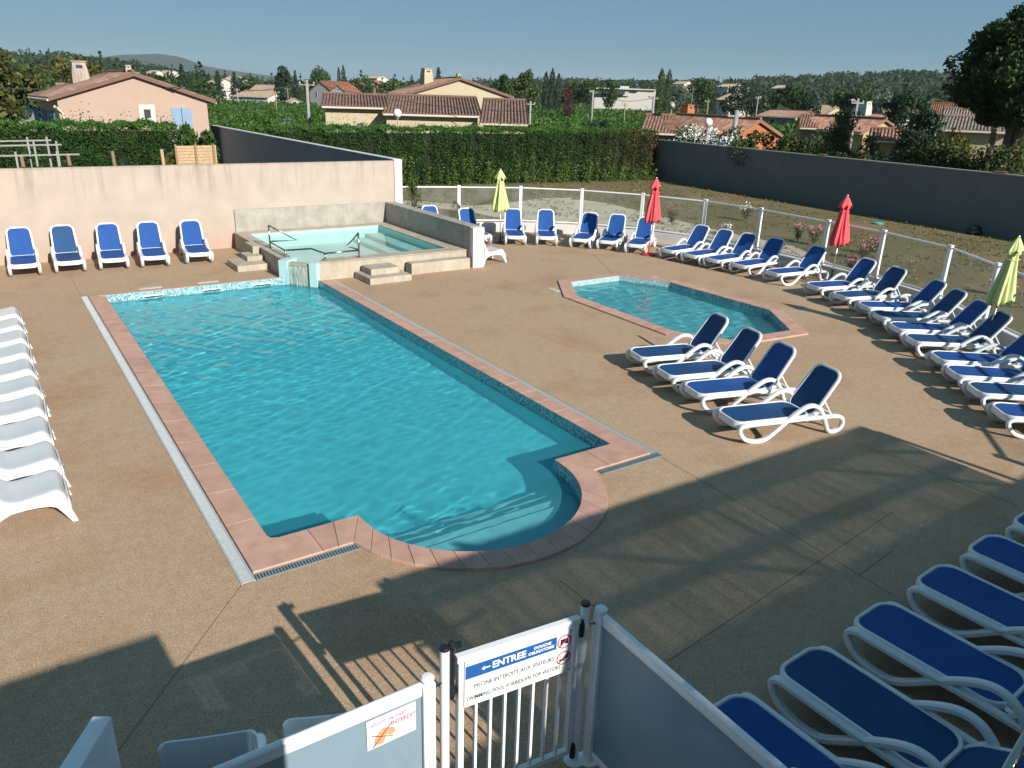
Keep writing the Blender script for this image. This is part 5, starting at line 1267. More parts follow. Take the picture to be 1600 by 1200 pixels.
k1 = pole(479, 125, 66, 'tall concrete pole rising left of the cream house gable', .12)
k2 = pole(829, 158, 100, 'thin concrete pole in the vineyard right of the cream house', .13)
k3 = pole(927, 141, 120, 'pale street light pole at the left of the white depot', .14, arm=(-.8, -.3))
k4 = pole(1022, 150, 118, 'concrete pole in front of the twin poplars', .17, arm=(-.9, -.2))
k5 = pole(370, 138, 215, 'pale pole in front of the low white house', .16)
k6 = pole(1150, 172, 52, 'grey pole sticking up beside the orange gable', .14, (.10, 0))
k7 = pole(1341, 154, 74, 'thin pole with small lamp above the pink tiled house', .10, arm=(-.6, .2))
k8 = pole(1562, 157, 50, 'leaning bare pole just left of the big pine trunks', .17, (.35, 0), kind='wood')
k9 = pole(977, 161, 140, 'slender dark pole in the middle of the vineyard', .10, kind='wood')
k10 = pole(1107, 155, 135, 'thin wooden pole right of the satellite dish', .10, kind='wood')
k11 = pole(1185, 150, 160, 'thin lamp pole above the stone bungalow roof', .10, arm=(.5, 0))
k12 = pole(449, 137, 205, 'thin wooden pole behind the little white shed', .10, kind='wood')
k13 = pole(430, 141, 130, 'thin pole in the vineyard left of the cream house', .08, kind='wood')
def cable(a, b, sag, lb, r=.018):
    pts = [a.lerp(b, t/14)-Vector((0, 0, sag*4*(t/14)*(1-t/14))) for t in range(15)]
    m = MB(); m.tube(pts, r, 5); tag(m.build('overhead_cable', 'cable'), lb, 'cable', 'overhead cables')
far_l = Vector((*AZ(-150, 60), 4.6)); 
cable(far_l, Vector((*AZ(276, 50.5), ZV(276, 137, 50.5))), .2, 'thick dark cable crossing in front of the pink gable', .035)
cable(Vector((*AZ(276, 50.5), ZV(276, 137, 50.5))), k1, .4, 'cable from the pink house to the tall concrete pole', .02)
cable(k1, Vector((*AZ(860, 57), ZV(860, 176, 57))), .5, 'dark cable running across the cream house roof', .022)
cable(k3, k4, .9, 'cable sagging between the two poles by the white depot', .03)
cable(k4, k11, 1.4, 'cable from the poplar pole toward the stone bungalow', .03)
def globe(u, v, d, r, lb):
    x, y = AZ(u, d, v); z = ZV(u, v, d); t = empty('globe_lamp', (x, y, -.01), lb, 'lamp', 'white globe lamps')
    m = MB(); m.tube([(x, y, 0), (x, y, z-r*.8)], .04, 8); m.build('post', 'polec', t, smooth=True)
    m = MB(); m.lathe([(.001, -r)]+[(r*math.cos(a), r*math.sin(a)) for a in [R(-80+10*i) for i in range(17)]]+[(.001, r)], (x, y, z), 20); m.build('globe', 'globe', t, smooth=True)
    m = MB(); m.lathe([(0, 0), (.09, 0), (.10, .05), (.07, .10), (0, .10)], (x, y, z-r-.05), 14); m.build('collar', 'polec', t)
globe(621, 177, 52, .27, 'white globe lamp in front of the cream house')
globe(1107, 191, 51.5, .25, 'white globe lamp above the white flowering shrub')
# small car on the road
cx, cy_ = AZ(457, 181); ct = empty('parked_car', (cx, cy_, 0), 'tiny dark blue car on the road beyond the vineyard', 'car')
rc = R(-25); E1, E2 = Vector((math.cos(rc), math.sin(rc), 0)), Vector((-math.sin(rc), math.cos(rc), 0)); Q = lambda a, b, z: Vector((cx, cy_, 0))+E1*a+E2*b+Vector((0, 0, z))
sec = [(-2.0, .45, .80), (-1.95, .35, .95), (-1.2, .3, 1.0), (1.0, .3, .95), (1.9, .35, .75), (2.05, .45, .65)]
m = MB(); m.rings([[Q(a, -.85, b), Q(a, .85, b), Q(a, .85, c), Q(a, -.85, c)] for a, b, c in sec]); m.build('body', 'carpaint', ct)
m = MB(); m.rings([[Q(a, -w__, .93), Q(a, w__, .93), Q(a, w__*.85, c), Q(a, -w__*.85, c)] for a, w__, c in ((-1.5, .8, .96), (-1.0, .8, 1.42), (.1, .8, 1.45), (.9, .8, .97))]); m.build('cabin', 'win', ct)
for a in (-1.3, 1.3):
    for b in (-.8, .8):
        m = MB(); m.tube([Q(a, b-.09, .31), Q(a, b+.09, .31)], .31, 14); m.build('wheel', 'tyre', ct)
# road
rp = [AZ(-200, 240), AZ(200, 218), AZ(330, 207), AZ(480, 186), AZ(640, 176), AZ(955, 166), AZ(1030, 160), AZ(1250, 150)]
m = MB(); rw = 3.2
for i, p in enumerate(rp): 
    p = Vector(p); t = (Vector(rp[min(i+1, len(rp)-1)])-Vector(rp[max(0, i-1)])).normalized(); n_ = Vector((-t.y, t.x))
    m.v += [(*(p+n_*rw), .05), (*(p-n_*rw), .05)]
for i in range(len(rp)-1): m.f.append((2*i, 2*i+1, 2*i+3, 2*i+2))
tag(m.build('road', 'road'), kind='structure')
for a, b, lb in ((0, 3, 'low pale wall along the road beyond the left vineyard'), (5, 6, 'low pale wall along the road right of the vineyard, above the hedge end')):
    m = MB()
    for i in range(a, b): p, q = Vector(rp[i]), Vector(rp[i+1]); m.bar((p.x, p.y-3.8, .35), (q.x, q.y-3.8, .35), .25, .8)
    tag(m.build('roadside_wall', 'polec'), lb, 'wall')

# ------------------------------------------------------------------ hedges
def hedge(a, b, thick, h, n, nm, lb, seed, mats=('thuja', 'thuja_top'), size=.105, end_brown=0.0):
    rg = np.random.default_rng(seed); a, b = np.array(a, float), np.array(b, float); L = np.linalg.norm(b-a); e = (b-a)/L; nr = np.array([-e[1], e[0]])
    if nr @ a > 0: nr = -nr            # toward the viewer
    t = empty(nm, (*((a+b)/2), -.01), lb, 'hedge')
    # near-black box standing in for the shaded inside of the hedge
    m = MB(); m.bar((*(a+e*.25), h/2-.1), (*(b-e*.25), h/2-.1), thick-.45, h-.35); m.build('dark_core', leaf_core, t)
    s = rg.uniform(0, L, n); k = rg.uniform(0, 1, n)
    top = k < .30
    bulge = .13*np.sin(s*1.9+1)+.10*np.sin(s*4.3)+.08*np.sin(s*9.1+2)
    z = np.where(top, h+rg.normal(0, .05, n)+.05*np.sin(s*2.3)+.06*np.sin(s*6.1), h*rg.uniform(0.0, 1.0, n))
    bul2 = .07*np.sin(z*5+s*2.7)+.05*np.sin(z*9-s*5.1)
    o = np.where(top, rg.uniform(-thick/2, thick/2, n), thick/2+bulge+bul2+rg.normal(0, .05, n)-.12*(z/h > .93))
    back = (~top) & (rg.uniform(0, 1, n) < .12); o = np.where(back, -o, o)
    c = np.stack([a[0]+e[0]*s+nr[0]*o, a[1]+e[1]*s+nr[1]*o, z], 1)
    cap = int(n*.03)
    for end in (0, 1):
        cc = np.stack([np.full(cap, -.05 if end == 0 else L+.05)+rg.normal(0, .08, cap), rg.uniform(-thick/2, thick/2, cap), rg.uniform(0, h, cap)], 1)
        c = np.vstack([c, np.stack([a[0]+e[0]*cc[:, 0]+nr[0]*cc[:, 1], a[1]+e[1]*cc[:, 0]+nr[1]*cc[:, 1], cc[:, 2]], 1)]); top = np.append(top, np.zeros(cap, bool)); s = np.append(s, cc[:, 0]); z = np.append(z, cc[:, 2])
    mid = np.where(top | (z > h*.94), 1, 0)
    ms = list(mats)
    if end_brown > 0:
        ms.append('brownleaf'); f = (s/L-(1-end_brown))/end_brown if True else 0
        mid = np.where((rg.uniform(0, 1, len(s)) < np.clip(f, 0, 1)*.65), 2, mid)
    # upright sprigs along the top
    k2 = int(L*22); s2 = rg.uniform(0, L, k2); o2 = rg.uniform(-thick/2, thick/2, k2); hh_ = rg.gamma(2, .06, k2)*(1+1.2*(np.sin(s2*.7+seed) > .6))
    P_ = []
    for i in range(4): P_.append(np.stack([a[0]+e[0]*s2+nr[0]*o2+rg.normal(0, .02, k2), a[1]+e[1]*s2+nr[1]*o2+rg.normal(0, .02, k2), h+hh_*i/2], 1))
    sp2 = np.vstack(P_); leaves('foliage', np.vstack([c, sp2]), np.append(np.full(len(c), size), np.full(len(sp2), .11)), ms, t, np.append(mid, np.ones(len(sp2))), .55)
    return t
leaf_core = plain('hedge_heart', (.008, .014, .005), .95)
hedge((13.2, 42.3), (37.6, 39.4), 1.5, 3.05, 90000, 'tall_hedge', 'long tall clipped conifer hedge behind the field, browning at its right end', 11, end_brown=.22)
pL, pR = AZ(-60, 37), AZ(262, 38.5)
hedge(pL, pR, 1.4, 3.35, 46000, 'garden_hedge', 'dark green clipped hedge in front of the pink house', 12)

# ------------------------------------------------------------------ trees
def limbs(mb, base, top, r0, seed, n=7, spread=1.0, start=.35):
    rg = random.Random(seed); base, top = Vector(base), Vector(top); H = top-base
    pts = [base+H*f+Vector((rg.uniform(-.03, .03), rg.uniform(-.03, .03), 0))*H.length*(f > 0) for f in (0, .2, .4, .6, .8, 1)]
    mb.tube(pts, [r0*1.25, r0, r0*.8, r0*.6, r0*.4, r0*.15], 8)
    for i in range(n):
        f = start+(1-start)*i/n*.9; p = base+H*f; a = rg.uniform(0, 6.28)+i*2.4; l = H.length*.32*spread*rg.uniform(.7, 1.2)
        q = p+Vector((math.cos(a)*l, math.sin(a)*l, l*.55)); mb.tube([p, p.lerp(q, .5)+Vector((0, 0, l*.06)), q], [r0*.45*(1.2-f), r0*.3*(1.2-f), r0*.08], 6)
def crown_pts(kind, n, seed):
    """points of a crown of height 1 (z 0..1) and radius about .5"""
    rg = np.random.default_rng(seed); C_ = []
    if kind == 'broad':
        k = 34
        for i in range(k):
            p = rg.normal(size=3); p /= np.linalg.norm(p); p = p*rg.uniform(.45, 1.0)**.6*np.array([.36, .36, .30])+np.array([0, 0, .60]); r = rg.uniform(.10, .19)
            C_.append(shell_pts(n//k, (r, r, r*.8), .5, rg)+p)
    elif kind == 'tall':
        k = 34
        for i in range(k):
            f = i/k; z = .22+.74*f; rr = .34*math.sin(math.pi*min(1, .18+.80*f))**.7; a = rg.uniform(0, 6.28); r = rg.uniform(.09, .16)*(1.1-.4*f)
            q = rr*rg.uniform(.3, 1); C_.append(shell_pts(n//k, (r, r, r), .5, rg)+np.array([q*math.cos(a), q*math.sin(a), z]))
    elif kind == 'conifer':
        k = 60
        for i in range(k):
            f = (i/k)**.85; z = .10+.88*f; rr = .36*(1-f)**.8+.015; a = i*2.4+rg.uniform(-.4, .4); m_ = max(8, int(n/k*(1.6-1.2*f)))
            t = rg.uniform(0, 1, m_); w_ = .05*(1-f*.6)
            C_.append(np.stack([math.cos(a)*rr*t, math.sin(a)*rr*t, z-rr*t*.25*t], 1)+rg.normal(0, 1, (m_, 3))*np.array([w_, w_, w_*.5])*(.4+.6*t)[:, None])
    elif kind == 'cypress':
        f = rg.uniform(0, 1, n); rr = .5*np.sin(np.pi*np.clip(.12+.86*f, 0, 1))**.6*(.75+.25*np.sin(f*23+1)*.5); a = rg.uniform(0, 6.28, n); q = rr*(1-.35*rg.uniform(0, 1, n)**2)*(1+.12*np.sin(a*4+f*9))
        C_.append(np.stack([q*np.cos(a), q*np.sin(a), .03+.97*f+rg.normal(0, .012, n)], 1))
    elif kind == 'umbrella':
        k = 30
        for i in range(k):
            a = rg.uniform(0, 6.28); q = .46*math.sqrt(rg.uniform(0, 1)); r = rg.uniform(.09, .15)
            C_.append(shell_pts(n//k, (r, r, r*.7), .5, rg)+np.array([q*math.cos(a), q*math.sin(a), .86-.55*q*q*2-.0+rg.normal(0, .025)]))
    elif kind == 'bush':
        k = 26
        for i in range(k):
            a = rg.uniform(0, 6.28); q = .40*math.sqrt(rg.uniform(0, 1)); z = rg.uniform(.25, .85)*(1-q*q*2.2); r = rg.uniform(.11, .19)
            C_.append(shell_pts(n//k, (r, r, r), .55, rg)+np.array([q*math.cos(a), q*math.sin(a), max(.08, z)]))
    elif kind == 'loose':
        k = 40
        for i in range(k):
            f = rg.uniform(.12, 1.0); rr = .40*math.sin(math.pi*min(1, .15+.78*f)); a = rg.uniform(0, 6.28); q = rr*rg.uniform(.2, 1.0); m_ = n//k
            d = np.array([math.cos(a)*.5, math.sin(a)*.5, .9]); t = rg.uniform(-.5, .5, m_)
            C_.append(np.array([q*math.cos(a), q*math.sin(a), f*.92])+d*t[:, None]*.20+rg.normal(0, .035, (m_, 3)))
    return np.vstack(C_)
TP = {}
def tree_proto(kind, leaf, n, seed, ls, asp=.6):
    key = (kind, leaf, n, seed, ls)
    if key in TP: return TP[key]
    c = crown_pts(kind, n, seed); v, q = leaf_quads(c, ls, asp, 0, np.random.default_rng(seed+5))
    me = bpy.data.meshes.new('crown'); nv, nq = len(v), len(q)
    me.vertices.add(nv); me.vertices.foreach_set('co', v.astype(np.float32).ravel()); me.loops.add(nq*4); me.loops.foreach_set('vertex_index', q.astype(np.int32).ravel())
    me.polygons.add(nq); me.polygons.foreach_set('loop_start', np.arange(0, nq*4, 4, dtype=np.int32)); me.materials.append(MT[leaf]); me.update(calc_edges=True); me.validate()
    mb = MB(); limbs(mb, (0, 0, 0), (0, 0, {'cypress': .9, 'conifer': .97, 'umbrella': .82, 'bush': .6}.get(kind, .82)), {'bush': .02, 'cypress': .03, 'umbrella': .028}.get(kind, .026), seed, 9, 1.25 if kind == 'umbrella' else .8, .55 if kind == 'umbrella' else .25)
    mt = bpy.data.meshes.new('trunk'); mt.from_pydata(mb.v, [], mb.f); mt.materials.append(MT['bark']); mt.shade_smooth()
    TP[key] = (me, mt); return TP[key]
def tree(kind, leaf, u, v, d, wpx, lb, cat='tree', n=1400, seed=1, ls=.085, z0=None, name=None, group=None, asp=.6, pos=None, h=None, wm=None, rz=None):
    if pos is None: x, y = AZ(u, d); zt = ZV(u, v, d)
    else: x, y = pos
    z0 = (terr(x, y) if math.hypot(x, y) > 300 else -.02) if z0 is None else z0
    h = h or max(.5, zt-z0); w_ = wm or wpx*d/1200
    me, mt = tree_proto(kind, leaf, n, seed, ls, asp)
    nm = name or {'broad': 'broadleaf_tree', 'tall': 'broadleaf_tree', 'conifer': 'conifer_tree', 'cypress': 'cypress_tree', 'umbrella': 'umbrella_pine', 'bush': 'shrub', 'loose': 'young_tree'}[kind]
    t = empty(nm, (x, y, z0), lb, cat, group); rz = (seed*1.7+u*.37) % 6.28 if rz is None else rz
    for part, me_ in (('crown', me), ('trunk', mt)):
        o = bpy.data.objects.new(part, me_); COL.objects.link(o); o.parent = t
    t.rotation_euler[2] = rz; t.scale = (w_*1.05, w_*1.05, h)
    return t
big = [
 ('broad', 'lf_plane', -8, 58, 62, 118, 'large yellow-green tree at the left photo edge', 4200, 1, .06),
 ('broad', 'lf_plane', 96, 84, 118, 72, 'yellowish broad tree behind the pink roof, left of the chimney', 2600, 2, .07),
 ('broad', 'lf_plane', 142, 82, 128, 66, 'broad tree behind the chimney of the pink house', 2600, 3, .07),
 ('broad', 'lf_green', 62, 98, 92, 46, 'darker round tree between the left edge tree and the pink roof', 1800, 4, .08),
 ('conifer', 'lf_dark', 288, 99, 190, 34, 'pointed dark conifer right of the pink house roof', 1600, 1, .07),
 ('broad', 'lf_green', 262, 116, 170, 52, 'bright green round tree just above the pink roof right slope', 1800, 5, .08),
 ('broad', 'lf_green', 316, 122, 210, 42, 'dull green round tree right of the pointed conifer', 1500, 6, .08),
 ('conifer', 'lf_dark', 343, 109, 240, 30, 'narrow conifer above the low white house, left of its twin', 1600, 2, .07),
 ('conifer', 'lf_dark', 368, 111, 250, 28, 'narrow conifer above the low white house roof', 1600, 3, .07),
 ('tall', 'lf_dark', 443, 104, 215, 38, 'tall dense dark tree left of the farmhouse', 2400, 1, .075),
 ('conifer', 'lf_dark', 463, 109, 270, 20, 'slim conifer beside the tall dense tree', 1200, 4, .08),
 ('broad', 'lf_green', 503, 103, 330, 36, 'rounded pine crown on the skyline above the farmhouse', 1800, 7, .08),
 ('broad', 'lf_pale', 392, 116, 330, 46, 'pale broad tree on the slope above the pale pink house', 1500, 8, .08),
 ('cypress', 'lf_dark', 531, 106, 310, 8, 'left one of two thin cypresses on the skyline', 900, 1, .10),
 ('cypress', 'lf_dark', 538, 103, 312, 9, 'right one of two thin cypresses on the skyline', 900, 2, .10),
 ('broad', 'lf_green', 568, 114, 300, 34, 'dark broad tree above the pinkish house', 1500, 9, .08),
 ('broad', 'lf_pale', 612, 120, 240, 46, 'pale round tree behind the left end of the cream gable', 1600, 10, .08),
 ('conifer', 'lf_dark', 685, 104, 260, 26, 'pointed conifer rising behind the cream chimney', 1300, 5, .08),
 ('tall', 'lf_pale', 822, 111, 172, 52, 'big pale green tree right of the cream gable', 3200, 2, .065),
 ('tall', 'lf_green', 784, 116, 205, 46, 'green tree touching the right eave of the cream gable', 2000, 3, .075),
 ('cypress', 'lf_dark', 852, 113, 230, 14, 'leftmost dark cypress of the clump right of the big pale tree', 1100, 3, .09),
 ('cypress', 'lf_dark', 862, 108, 235, 13, 'tallest dark cypress of the clump right of the big pale tree', 1100, 4, .09),
 ('cypress', 'lf_dark', 872, 116, 228, 14, 'rightmost dark cypress of the clump by the copper tree', 1100, 5, .09),
 ('loose', 'lf_red', 886, 132, 172, 26, 'dull copper tree at the vineyard edge', 1600, 1, .075),
 ('broad', 'lf_green', 908, 120, 300, 60, 'broad tree behind the left end of the depot', 1600, 11, .08),
 ('tall', 'lf_green', 952, 124, 316, 34, 'tree breaking the roofline of the white depot', 1500, 4, .085),
 ('cypress', 'lf_green', 1031, 108, 290, 15, 'left one of the twin poplars', 1300, 6, .08),
 ('cypress', 'lf_green', 1043, 110, 292, 14, 'right one of the twin poplars', 1300, 7, .08),
 ('broad', 'lf_silver', 1066, 130, 260, 34, 'greyish tree right of the twin poplars', 1500, 12, .08),
 ('broad', 'lf_green', 1092, 119, 300, 48, 'big round dark tree between the two white houses', 1800, 13, .08),
 ('cypress', 'lf_dark', 1116, 144, 128, 12, 'lone dark cypress left of the orange gable', 1100, 8, .09),
 ('broad', 'lf_dark', 1158, 122, 330, 44, 'dark rounded tree left of the umbrella pine', 1500, 14, .08),
 ('broad', 'lf_dark', 1148, 144, 205, 44, 'low dark tree belt tree behind the stone bungalow, left one', 1500, 15, .08),
 ('broad', 'lf_dark', 1178, 140, 210, 40, 'low dark tree behind the stone bungalow, right one', 1500, 16, .08),
 ('umbrella', 'lf_pine', 1237, 132, 190, 52, 'umbrella pine with bare forked trunk above the stone bungalow', 2400, 1, .075),
 ('umbrella', 'lf_pine', 1322, 137, 165, 40, 'left one of two joined umbrella pines above the long bungalow', 2200, 2, .08),
 ('umbrella', 'lf_green', 1345, 136, 162, 30, 'lighter umbrella pine joined to its darker neighbour', 2000, 3, .08),
 ('broad', 'lf_pine', 1418, 137, 135, 62, 'wide dark pine crown right of the umbrella pines', 2600, 17, .07),
 ('broad', 'lf_silver', 1382, 131, 210, 36, 'grey-green tree between the umbrella pines and the wide pine', 1500, 18, .08),
 ('broad', 'lf_green', 1470, 152, 180, 56, 'fresh green low tree behind the red-roofed house', 1500, 19, .08),
 ('broad', 'lf_dark', 1450, 166, 62, 74, 'near-black bushy tree right of the yellow annex', 3200, 20, .06),
 ('broad', 'lf_dark', 1270, 152, 190, 36, 'dark hedge-like tree left of the lone tan roof', 1400, 21, .08),
 ('loose', 'lf_olive', 1326, 172, 50, 96, 'loose airy light green tree in front of the pink tiled house', 6500, 2, .038),
 ('loose', 'lf_olive', 1376, 203, 49, 54, 'small airy sapling right of the loose light green tree', 1800, 3, .055),
 ('cypress', 'lf_green', 1253, 184, 54, 13, 'slim green cypress in front of the pink tiled house', 1600, 9, .075),
 ('cypress', 'lf_dark', 1006, 188, 58, 6, 'thin dark cypress beside the grey pole', 600, 10, .12),
]
for kd, lf, u, v, d, wp, lb, n, sd, ls in big: tree(kd, lf, u, v, d, wp, lb, 'tree', n, sd, ls)
shr = [
 ('bush', 'lf_broom', 1196, 205, 50, 60, 'brownish green shrub behind the dark wall under the orange gable', 2600, 1, .06),
 ('bush', 'lf_broom', 1243, 207, 48.5, 52, 'rounded olive shrub behind the dark wall left of the loose tree', 2600, 2, .06),
 ('bush', 'lf_olive', 1290, 212, 47, 40, 'leafy green shrub behind the dark wall below the white door', 2000, 3, .06),
 ('bush', 'lf_broom', 1480, 206, 44, 66, 'left broom bush with yellowish top behind the dark wall', 3000, 4, .055),
 ('bush', 'lf_yellow', 1518, 204, 44.5, 44, 'yellow-topped broom bush in the middle of the bush mass by the big pine', 2000, 5, .06),
 ('bush', 'lf_broom', 1550, 208, 43, 70, 'wide broom bush under the big pine', 3000, 6, .055),
 ('bush', 'lf_broom', 1605, 216, 42, 66, 'broom bush cut by the right photo edge', 2600, 7, .055),
 ('bush', 'lf_yellow', 1440, 254, 43, 30, 'low bright yellow-green bush just over the dark wall', 1500, 8, .07),
 ('bush', 'lf_broom', 1400, 232, 45, 50, 'dull bush behind the dark wall below the yellow annex', 2000, 12, .065),
 ('bush', 'lf_olive', 1345, 234, 46, 46, 'green bush behind the dark wall at the foot of the loose tree', 2000, 13, .065),
 ('bush', 'lf_red', 1052, 208, 57, 30, 'dark reddish shrub left of the white flowering oleander', 1800, 9, .07),
 ('bush', 'lf_silver', 548, 178, 54, 66, 'silvery olive bush in front of the cream house left bay', 2400, 10, .06),
 ('bush', 'lf_silver', 445, 180, 52, 40, 'greyish bush poking over the hedge left of the cream house', 1600, 11, .07),
 ('bush', 'lf_olive', 690, 190, 54, 62, 'thin grey-green bush over the hedge in front of the middle bay', 1600, 14, .06),
 ('bush', 'lf_dark', 940, 182, 88, 34, 'dark round bush at the vineyard edge above the hedge', 1800, 15, .075),
 ('bush', 'lf_green', 297, 183, 38.5, 56, 'big-leaved dark green shrub in front of the pink house window', 1500, 16, .11),
 ('bush', 'lf_yellow', 258, 232, 36.5, 36, 'yellowish shrub beside the wooden board fence', 1500, 17, .08),
 ('loose', 'lf_olive', 646, 288, 29.6, 30, 'spindly green sapling behind the first glass fence panel', 420, 4, .08),
]
for kd, lf, u, v, d, wp, lb, n, sd, ls in shr: tree(kd, lf, u, v-(11 if u > 1150 else 6), d, wp*(1.5 if u > 1150 else 1.15), lb, 'shrub', n*2, sd, ls*.85, name='shrub')
# white flowering oleander with petals
for u, v, d, wp, sd, lb in ((1102, 180, 55.6, 92, 21, 'big oleander covered in white flowers behind the dark wall'), (1146, 194, 52, 76, 22, 'right half oleander with white flowers, lower than its neighbour')):
    t = tree('bush', 'lf_green', u, v, d, wp, lb, 'shrub', 2600, sd, .06, name='oleander')
    c = crown_pts('bush', 3200, sd); c = c[(c[:, 2] > .35)]; c = c*np.array([1.04, 1.04, 1.03]); v_, q_ = leaf_quads(c, .034, .9, 0, np.random.default_rng(sd))
    o = fast_mesh('blossoms', v_, q_, ['petal_white'], None); o.parent = t
# the big pine at the right edge
px, py = AZ(1592, 46); bp = empty('stone_pine', (px, py, -.02), 'big dark pine with two bare trunks at the right photo edge', 'tree')
zt = ZV(1585, 14, 46); k_ = 46/1200
m = MB(); m.tube([(px-.15, py, -.02), (px-.12, py, 2.5), (px+.1, py, 4.6), (px+.5, py, 7.5)], [.26, .22, .20, .10], 10); m.build('trunk', 'bark', bp, smooth=True)
bx, by = AZ(1603, 45.6)
m = MB(); m.tube([(bx, by, -.02), (bx+.12, by, 2.5), (bx+.35, by, 4.8), (bx+.9, by, 8.0)], [.24, .20, .18, .09], 10); m.build('trunk', 'bark', bp, smooth=True)
m = MB()
for i in range(10):
    a = i*2.4; z = 4.8+.32*i; m.tube([(px+.4, py, z-.6), (px+.4+math.cos(a)*.9, py+math.sin(a)*.9, z), (px+.4+math.cos(a)*1.9, py+math.sin(a)*1.9, z+.6)], [.09, .06, .02], 6)
m.build('limb', 'bark', bp, smooth=True)
rg = np.random.default_rng(33); C_ = []
cxp, cyp = AZ(1618, 46.5)
for i in range(260):
    z = rg.uniform(4.6, zt-.2); f = (z-4.7)/(zt-4.7); rr = 3.75*(1-abs(f-.38)**2.0*1.5 if f > .38 else 1-(.38-f)**2*2.2); rr *= .93 if f < .85 else .72
    a = rg.uniform(0, 6.28); q = rr*rg.uniform(.45, 1.0); r = rg.uniform(.45, .85)
    C_.append(shell_pts(330, (r, r, r*.7), .5, rg)+np.array([cxp+q*math.cos(a), cyp+q*math.sin(a), z]))
leaves('crown', np.vstack(C_), .24, ['lf_pine'], bp, None, .45)

# far wood that reads as one mass
rg = np.random.default_rng(5); cs, szs = [], []
cnt = 0
while cnt < 7400:
    th_ = rg.uniform(YAW-R(62), YAW+R(56)); u = u_of(math.sin(th_), math.cos(th_)); d = 215+ (rg.uniform(0, 1)**1.15)*1150
    if d < 400:
        if 318 < u < 490 and d < 330: continue
        if 780 < u < 1175 and d < 335: continue
        if 490 <= u <= 780 and d < 270: continue
        if 1175 <= u < 1500 and d < 235: continue
        if u < 60 and d < 150: continue
        if rg.uniform() < .25: continue
    x, y = d*math.sin(th_), d*math.cos(th_); z = terr(x, y); cnt += 1
    kind = rg.uniform(); hgt = rg.uniform(6.5, 9.5)*(1 if kind < .88 else 1.15); wd = rg.uniform(6, 11) if kind < .88 else rg.uniform(2.2, 3.4)
    n = int(46 if d < 420 else (26 if d < 800 else 15)); sz = 1.5 if d < 420 else (2.3 if d < 800 else 3.6)
    if kind < .88: p = shell_pts(n, (wd/2, wd/2, hgt*.42), .35, rg)+np.array([x, y, z+hgt*.55])
    else:
        f = rg.uniform(0, 1, n); a = rg.uniform(0, 6.28, n); q = wd/2*(1-f)**.8; p = np.stack([x+q*np.cos(a), y+q*np.sin(a), z+hgt*1.1*f], 1); sz *= .7
    cs.append(p); szs.append(np.full(n, sz))
cs, szs = np.vstack(cs), np.concatenate(szs)
MT['wood_mass'] = leaf_mat('far_wood_leaf', (.012, .028, .012), (.024, .050, .018), (.044, .076, .026), .035, .15)
tag(leaves('distant_wood', cs, szs, ['wood_mass'], None, None, .8), 'wooded hills merging into one dark green mass on the horizon', 'wood', None, 'stuff')

# vineyards: rows of leafy vines
def vineyard(u0, u1, d0, d1, n, lb, seed, rows=2.6, ang=R(20), sz=.75):
    rg = np.random.default_rng(seed); P_ = []
    u = rg.uniform(u0, u1, n*2); d = np.sqrt(rg.uniform(d0**2, d1**2, n*2)); 
    xy = np.array([AZ(a, b) for a, b in zip(u, d)]); c, s = math.cos(ang), math.sin(ang)
    r = xy[:, 0]*c+xy[:, 1]*s; t = -xy[:, 0]*s+xy[:, 1]*c; r = np.round(r/rows)*rows+rg.normal(0, .32, len(r))
    z = np.abs(rg.normal(.75, .40, len(r)))
    P_ = np.stack([r*c-t*s, r*s+t*c, z], 1)
    return tag(leaves('vineyard', P_, sz, ['vine'], None, None, .8), lb, 'vineyard', None, 'stuff')
vineyard(300, 500, 62, 175, 24000, 'green vineyard left of the cream house', 41, sz=.38)
vineyard(330, 490, 192, 225, 1600, 'strip of vines beyond the road on the left', 42)
vineyard(780, 1185, 60, 155, 34000, 'broad green vineyard right of the cream house', 43, ang=R(70), sz=.40)
vineyard(800, 1180, 178, 300, 7000, 'farther green vineyard in front of the white depot', 44, ang=R(70))
vineyard(1170, 1450, 88, 165, 3500, 'rough green plots between the right-hand houses', 45)

# ------------------------------------------------------------------ field behind the fence and garden at the left
sp_ = [G(u, v, -.01) for u, v in ((585, 313), (640, 322), (730, 330), (800, 345), (850, 352), (980, 352), (1090, 372), (1200, 405), (1290, 432), (1330, 425), (1240, 385), (1130, 362), (1000, 330), (950, 318), (890, 309), (850, 310), (800, 316), (740, 322), (650, 314))]
sheet('sand_path', [(p.x, p.y) for p in sp_ if True], [], -.004, 'sand')
rg = np.random.default_rng(61)
def infield(n):
    P_ = []
    while len(P_) < n:
        x, y = rg.uniform(13, 37), rg.uniform(4, 39.5)
        if x > 37.8-(39.3-y)*.0976-.1: continue
        dmin = min((Vector((x, y))-p).length for p in fence)
        if math.hypot(x-11, y-15) < 11.5 or dmin < .6 or (x < 13.2): continue
        if y < 23 and x < 21.5: continue
        P_.append((x, y))
    return np.array(P_)
fp = infield(5200); nz = np.sin(fp[:, 0]*.9+1)*np.sin(fp[:, 1]*.7)+.5*np.sin(fp[:, 0]*2.3+fp[:, 1]*1.9)
keep = (nz+rg.normal(0, .5, len(fp)) > -.1); fp = fp[keep]
gb = []
for k in range(5): gb.append(np.stack([fp[:, 0]+rg.normal(0, .07, len(fp)), fp[:, 1]+rg.normal(0, .07, len(fp)), np.abs(rg.normal(.03, .025, len(fp)))], 1))
tag(leaves('field_grass', np.vstack(gb), .11, ['fieldgrass'], None, None, .35), 'dry grass tufts over the field behind the glass fence', 'grass', None, 'stuff')
